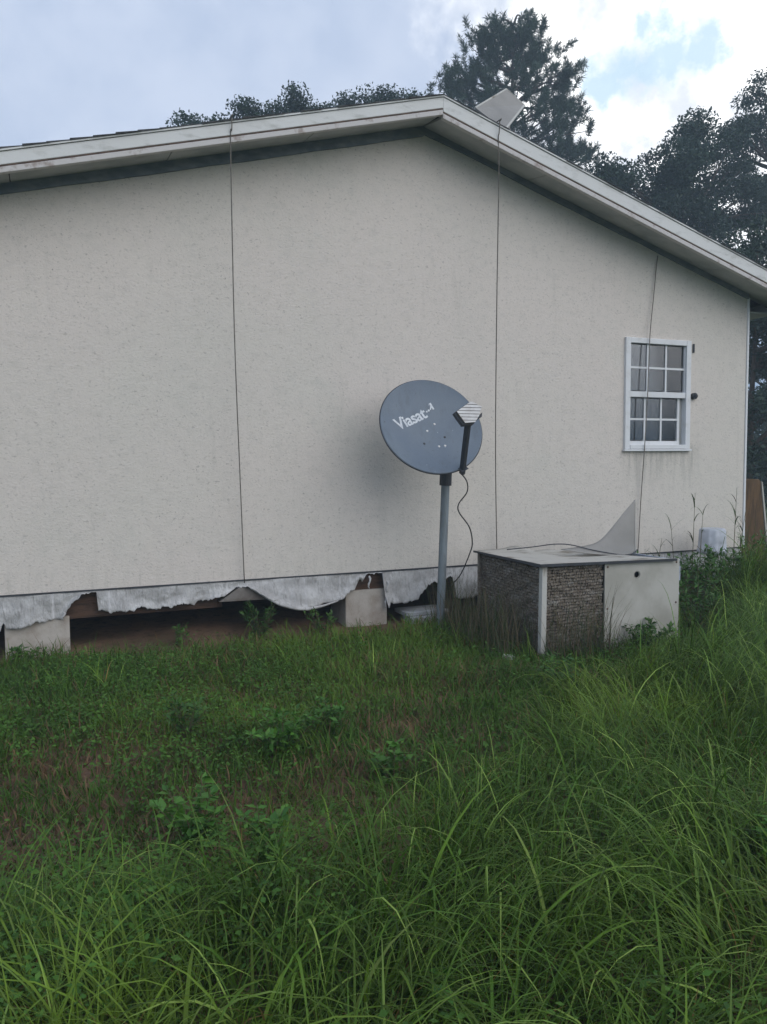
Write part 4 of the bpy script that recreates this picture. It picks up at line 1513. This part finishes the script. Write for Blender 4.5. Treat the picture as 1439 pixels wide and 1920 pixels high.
weed((0.74, -3.65), 0.26, 0.12, 8, 14, 0.055, (0.035, 0.10, 0.022), (0.075, 0.15, 0.035), 'leafy weed rising from the foreground grass left of centre', 0.4, 0.55)
weed((1.50, -3.15), 0.20, 0.12, 9, 14, 0.050, (0.035, 0.085, 0.022), (0.07, 0.14, 0.04), 'small clump of round leaves at the centre edge of the tall grass', 0.4, 0.6)
weed((3.05, -2.30), 0.28, 0.26, 20, 18, 0.050, (0.028, 0.072, 0.024), (0.055, 0.11, 0.035), 'dark spreading weed in front of the air conditioner post', 0.4, 0.4)
weed((4.28, -1.72), 0.26, 0.24, 16, 22, 0.050, (0.030, 0.075, 0.024), (0.055, 0.11, 0.035), 'low vine leaves growing up against the service panel', 0.5, 0.5)
weed((2.46, -4.55), 0.36, 0.10, 6, 12, 0.085, (0.06, 0.17, 0.03), (0.10, 0.22, 0.05), 'bright yellow-green broad leaf weed at the right edge of the foreground', 0.3, 0.55)
weed((0.98, -4.72), 0.24, 0.10, 6, 9, 0.045, (0.035, 0.10, 0.025), (0.06, 0.14, 0.04), 'round-leaved weed low in the foreground left of centre', 0.3, 0.7)
weed((5.05, -0.85), 0.70, 0.22, 14, 16, 0.085, (0.030, 0.075, 0.022), (0.06, 0.12, 0.035), 'leafy weeds growing behind the open lid of the air conditioner', 0.6, 0.25)
weed((7.55, -0.15), 0.75, 0.30, 18, 26, 0.06, (0.025, 0.07, 0.022), (0.05, 0.11, 0.035), 'dense weed at the foot of the leaning plank', 0.5, 0.4)


weed((6.02, -0.66), 0.66, 0.28, 28, 24, 0.075, (0.030, 0.075, 0.022), (0.06, 0.12, 0.035), 'lush weed in front of the white bucket', 0.6, 0.3)
weed((6.42, -0.62), 0.56, 0.24, 26, 24, 0.075, (0.030, 0.075, 0.022), (0.06, 0.12, 0.035), 'lush weed under the right side of the white bucket', 0.6, 0.3)
weed((5.55, -0.95), 0.64, 0.30, 28, 24, 0.075, (0.028, 0.070, 0.022), (0.055, 0.11, 0.035), 'lush weed between the air conditioner and the bucket', 0.6, 0.3)
weed((5.05, -1.45), 0.50, 0.24, 20, 22, 0.065, (0.028, 0.070, 0.022), (0.055, 0.11, 0.035), 'lush weed against the right side of the air conditioner', 0.6, 0.3)
weed((6.92, -0.50), 0.72, 0.28, 26, 24, 0.075, (0.030, 0.075, 0.022), (0.06, 0.12, 0.035), 'lush weed at the foot of the right corner trim', 0.6, 0.3)
weed((0.95, -0.12), 0.20, 0.18, 10, 14, 0.045, (0.030, 0.070, 0.022), (0.055, 0.10, 0.03), 'low weed on the soil before the dark crawl space', 0.5, 0.35)
weed((2.15, -0.15), 0.24, 0.18, 12, 14, 0.05, (0.030, 0.070, 0.022), (0.055, 0.10, 0.03), 'low weed under the sagging wrap left of the pinkish pier', 0.5, 0.35)


def tall_weed(loc, h, lean, nl, label):
    """single tall seed stalk with long drooping strap leaves"""
    x0, y0 = loc
    z0 = float(gz(x0, y0))
    t = thing('tall_weed', (x0, y0, z0), label, 'plant', 'tall stalks at the wall corner')
    b = Vector((x0, y0, z0 - .01))
    top = b + Vector((lean[0], lean[1], h))
    P_ = spline([b, b.lerp(top, .5) + Vector((-lean[0] * .25, 0, 0)), top], 8)
    MB().tube(P_, [0.0062 * (1 - .75 * i / len(P_)) for i in range(len(P_))], 6).build('stem', MAT['stem'], t, smooth=True)
    ti = rng.uniform(0.25, 0.98, nl)
    root = np.array([P_[int(q_ * (len(P_) - 1))] for q_ in ti], float)
    c = lerp3((0.040, 0.075, 0.025), (0.08, 0.12, 0.045), rng.random(nl))
    dr = rng.random(nl) < 0.2
    c[dr] = (0.14, 0.12, 0.07)
    V, F, C = blades(root, rng.uniform(0.10, 0.30, nl), rng.uniform(0.007, 0.014, nl), rng.uniform(0, 2 * np.pi, nl), rng.uniform(0.2, 0.7, nl), rng.uniform(0.9, 2.1, nl), c, 6)
    new_obj('foliage', np_mesh('foliage', V, F, C), MAT['grass'], t)


tall_weed((6.00, -0.42), 1.15, (0.02, 0.0), 9, 'tall weed stalk just left of the white bucket')
tall_weed((6.12, -0.40), 0.98, (0.05, 0.02), 8, 'shorter weed stalk touching the left side of the white bucket')
tall_weed((6.38, -0.58), 1.20, (0.03, 0.0), 10, 'tallest weed stalk rising in front of the white bucket')
tall_weed((6.58, -0.45), 0.98, (0.10, 0.0), 9, 'arching weed stalk on the right side of the white bucket')
tall_weed((5.72, -0.48), 0.85, (-0.06, 0.0), 7, 'thin weed stalk between the bent lid and the bucket')
tall_weed((6.78, -0.35), 0.75, (0.04, 0.0), 8, 'short weed stalk close to the right corner trim')
tall_weed((5.45, -0.50), 0.72, (0.08, 0.0), 7, 'weed stalk right behind the bent lid flap')


# --- trees
def tree_branches(trunk_pts, trunk_r, tips, r0=0.05):
    mb = MB()
    P_ = spline(trunk_pts, 6)
    mb.tube(P_, [trunk_r[0] + (trunk_r[1] - trunk_r[0]) * i / (len(P_) - 1) for i in range(len(P_))], 10)
    for tp in tips:
        tp = Vector(tp)
        # leave the trunk a little below the tip
        best = min(P_, key=lambda q_: abs(q_.z - (tp.z - 0.35 * (Vector((tp.x - q_.x, tp.y - q_.y, 0)).length))))
        mid = best.lerp(tp, 0.5) + Vector((0, 0, random.uniform(-.2, .3)))
        B_ = spline([best, mid, tp], 4)
        mb.tube(B_, [r0 * (1 - .85 * i / (len(B_) - 1)) for i in range(len(B_))], 5)
    return mb


def oak(name, base, trunk_pts, tr, blobs, label, leaf=0.105, c0=(0.016, 0.038, 0.026), c1=(0.040, 0.074, 0.044), nleaf=440, group='trees behind the house', csc=1.0):  # leaf tones shifted bluish, painting distance haze into the colour
    """blobs: list of (centre, radii, clumps). Leaves are spread in clumps inside each blob with gaps between"""
    t = thing(name, base, label, 'tree', group)
    tips = []
    L_ = []
    for (cc, rad, nc) in blobs:
        k = 0
        while k < nc:
            p = rng.uniform(-1, 1, 3)
            rr = np.linalg.norm(p)
            if rr > 1 or rr < 0.35:
                continue
            k += 1
            q_ = np.array(cc) + p * np.array(rad)
            tips.append(q_)
            cr = rng.uniform(0.28, 0.62) * csc
            m = int(nleaf * cr ** 2 / 0.2)
            s = rdir(m) * (rng.random((m, 1)) ** 0.55) * cr * 1.25 * np.array([1.0, 1.0, 0.75])
            cen = q_ + s
            d = rdir(m)
            nr = rdir(m) + np.array([0, 0, 0.6])
            nr -= d * (nr * d).sum(1, keepdims=True)
            nr /= np.linalg.norm(nr, axis=1, keepdims=True) + 1e-9
            ll = leaf * rng.uniform(0.6, 1.4, m)
            c = lerp3(c0, c1, np.clip(rng.normal(0.45, 0.28, m), 0, 1)) * rng.uniform(0.75, 1.2)
            L_.append(leaves(cen, ll, ll * 0.55, d, nr, c))
    tree_branches(trunk_pts, tr, tips[::2], 0.07).build('trunk', MAT['bark'], t, smooth=True)
    V, F, C = cat(L_)
    new_obj('crown', np_mesh('crown', V, F, C), MAT['leaf'], t)
    return t


def pine(name, base, trunk_pts, tr, prof, ntuft, label, extra=()):
    t = thing(name, base, label, 'tree', 'trees behind the house')
    zs_ = np.array([p[0] for p in prof])
    o = np.argsort(zs_)
    zs_, lo, hi = zs_[o], np.array([p[1] for p in prof])[o], np.array([p[2] for p in prof])[o]
    tips, parts = [], []
    # boughs: each bough carries several brush-like needle tufts near its end
    for k in range(ntuft + len(extra)):
        z = zs_[0] + (zs_[-1] - zs_[0]) * rng.random() ** 0.85
        l, h = np.interp(z, zs_, lo), np.interp(z, zs_, hi)
        a = rng.uniform(0, 2 * np.pi)
        r = rng.uniform(0.12, 1.0) ** 0.5
        cx_, wx = (l + h) / 2, (h - l) / 2
        p = np.array([base[0] + cx_ + wx * r * math.cos(a), base[1] + wx * 0.8 * r * math.sin(a), z])
        if k >= ntuft:
            p = np.array(extra[k - ntuft]) + rng.normal(0, 0.22, 3)
        tips.append(p)
        out = np.array([math.cos(a) * r, math.sin(a) * r, 0.9])
        out /= np.linalg.norm(out)
        for j in range(rng.integers(4, 7)):
            tc_ = p + rng.normal(0, 0.24, 3) * np.array([1, 1, 0.8])
            ax = out + rng.normal(0, 0.35, 3)
            ax /= np.linalg.norm(ax)
            m = 85
            d = ax[None, :] * rng.uniform(0.15, 1.1, (m, 1)) + rdir(m) * 0.75
            d /= np.linalg.norm(d, axis=1, keepdims=True)
            ll = rng.uniform(0.14, 0.30, m)
            st = tc_ + ax[None, :] * rng.uniform(-0.22, 0.18, (m, 1))
            nr = np.cross(d, rdir(m))
            nr /= np.linalg.norm(nr, axis=1, keepdims=True) + 1e-9
            c = lerp3((0.020, 0.048, 0.028), (0.042, 0.078, 0.040), rng.random(m)) * rng.uniform(0.8, 1.25)
            parts.append(leaves(st + d * (ll * .5)[:, None], ll, np.full(m, 0.026), d, nr, c))
    tree_branches(trunk_pts, tr, tips[::2], 0.06).build('trunk', MAT['bark'], t, smooth=True)
    V, F, C = cat(parts)
    new_obj('crown', np_mesh('crown', V, F, C), MAT['needle'], t)


PX, PY = 17.9, 22.0
pine('pine_tree', (PX, PY, 0), [(PX + .3, PY, 0), (PX + .1, PY, 9), (PX, PY, 15), (PX, PY, 18.9)], (0.24, 0.03),
     [(19.0, -0.6, 0.5), (18.8, -1.1, 1.1), (18.4, -1.6, 1.6), (17.9, -2.0, 2.2), (17.2, -2.2, 2.7), (16.6, -2.7, 2.8), (16.2, -3.4, 2.7), (15.6, -3.2, 3.1), (15.0, -2.9, 3.2), (14.3, -2.9, 3.4), (13.4, -2.8, 3.7), (12.0, -2.6, 3.4), (10.5, -2.0, 2.5)],
     225, 'tall pine tree rising behind the roof peak',
     [(14.5, 22, 16.0), (14.9, 22, 16.3), (15.2, 22, 15.8), (14.4, 22, 15.7), (14.9, 22, 15.4), (15.6, 22, 16.3), (15.9, 22, 15.9), (15.4, 22, 15.2), (16.2, 22, 16.6), (17.6, 22, 18.9), (17.9, 22, 18.7), (18.6, 22, 18.5), (18.9, 22, 18.3), (16.5, 22, 18.2), (16.3, 22, 17.8), (20.6, 22, 17.2), (20.8, 22, 17.5), (21.6, 22, 15.2), (21.4, 22, 14.8), (21.3, 22, 14.2), (21.0, 22, 15.9), (20.7, 22, 16.3)])

oak('oak_tree', (20.2, 15.0, 0), [(20.4, 15, 0), (20.2, 15, 4), (20.0, 14.8, 9)], (0.30, 0.10),
    [((20.4, 14.6, 10.6), (2.3, 2.2, 2.2), 40), ((18.0, 14.2, 9.9), (1.9, 1.8, 1.5), 26), ((16.5, 14.0, 9.8), (0.9, 1.2, 0.9), 9), ((21.8, 15, 9.0), (2.3, 2.2, 2.4), 34), ((19.0, 15, 7.4), (2.6, 2.2, 2.2), 30), ((21.0, 14.2, 12.3), (1.2, 1.2, 0.8), 9)],
    'broad dark oak above the right end of the roof')
oak('oak_tree', (25.2, 15.5, 0), [(25.4, 15.5, 0), (25.2, 15.5, 5), (24.9, 15.3, 12)], (0.34, 0.10),
    [((24.6, 15.0, 13.3), (2.0, 2.0, 2.4), 34), ((24.4, 15.0, 9.6), (2.2, 2.2, 2.6), 36), ((26.0, 15.6, 11.0), (2.4, 2.4, 3.6), 30), ((23.9, 14.6, 6.2), (1.6, 2.0, 2.0), 24)],
    'taller dark oak at the far right edge')
oak('oak_tree', (8.2, 19.0, 0), [(8.4, 19, 0), (8.3, 19, 5), (8.2, 18.8, 10)], (0.32, 0.10),
    [((8.2, 18.4, 10.6), (3.6, 2.2, 1.3), 40), ((7.5, 18.0, 12.55), (0.28, 0.4, 0.62), 9), ((8.6, 18.0, 12.2), (1.0, 0.8, 0.55), 22), ((10.5, 18.0, 12.9), (0.75, 0.7, 0.62), 20), ((5.8, 18.0, 11.75), (0.5, 0.6, 0.42), 10), ((4.7, 18.0, 11.3), (1.2, 0.8, 0.3), 22), ((6.7, 18.0, 11.95), (0.9, 0.8, 0.35), 14), ((9.5, 18.0, 12.55), (0.7, 0.7, 0.4), 14), ((11.4, 18.0, 13.0), (0.5, 0.6, 0.45), 10), ((12.2, 18.4, 12.7), (1.3, 0.8, 0.6), 18)],
    'oak whose topmost twigs show above the left roof slope', leaf=0.095, nleaf=330, csc=0.72)
for i, (bx_, by_, r_, h_, lab) in enumerate(((14.2, 6.4, 1.5, 6.4, 'dense dark tall shrub close behind the right corner of the house'), (23.6, 12.8, 1.8, 3.6, 'dark undergrowth shrub behind the plank at the right edge'), (26.6, 14.6, 2.2, 4.6, 'tall dark shrub further right beyond the plank'), (29.5, 19.0, 3.0, 6.5, 'big dark shrub at the back of the right side'))):
    oak('shrub', (bx_, by_, 0), [(bx_, by_, 0), (bx_, by_, h_ * .4), (bx_ + .1, by_, h_ * .7)], (0.10, 0.03), [((bx_, by_, h_ * .5), (r_, r_, h_ * .52), int(20 * r_ * max(1, h_ / 4)))], lab, nleaf=380, group='shrubs beyond the house')

# ------------------------------------------------------------------ humid air between the yard and the trees
hm = bpy.data.materials.new('humid_air')
hm.use_nodes = True
hm.node_tree.nodes.clear()
pv = hm.node_tree.nodes.new('ShaderNodeVolumePrincipled')
pv.inputs['Color'].default_value = (0.72, 0.87, 1.0, 1)
pv.inputs['Density'].default_value = 0.0038
pv.inputs['Anisotropy'].default_value = 0.0
ho = hm.node_tree.nodes.new('ShaderNodeOutputMaterial')
hm.node_tree.links.new(pv.outputs[0], ho.inputs['Volume'])
MB().box(-620, 620, -620, 620, -1.3, 21.0).build('haze', hm, None, kind='stuff', label='pale humid air over the whole yard')
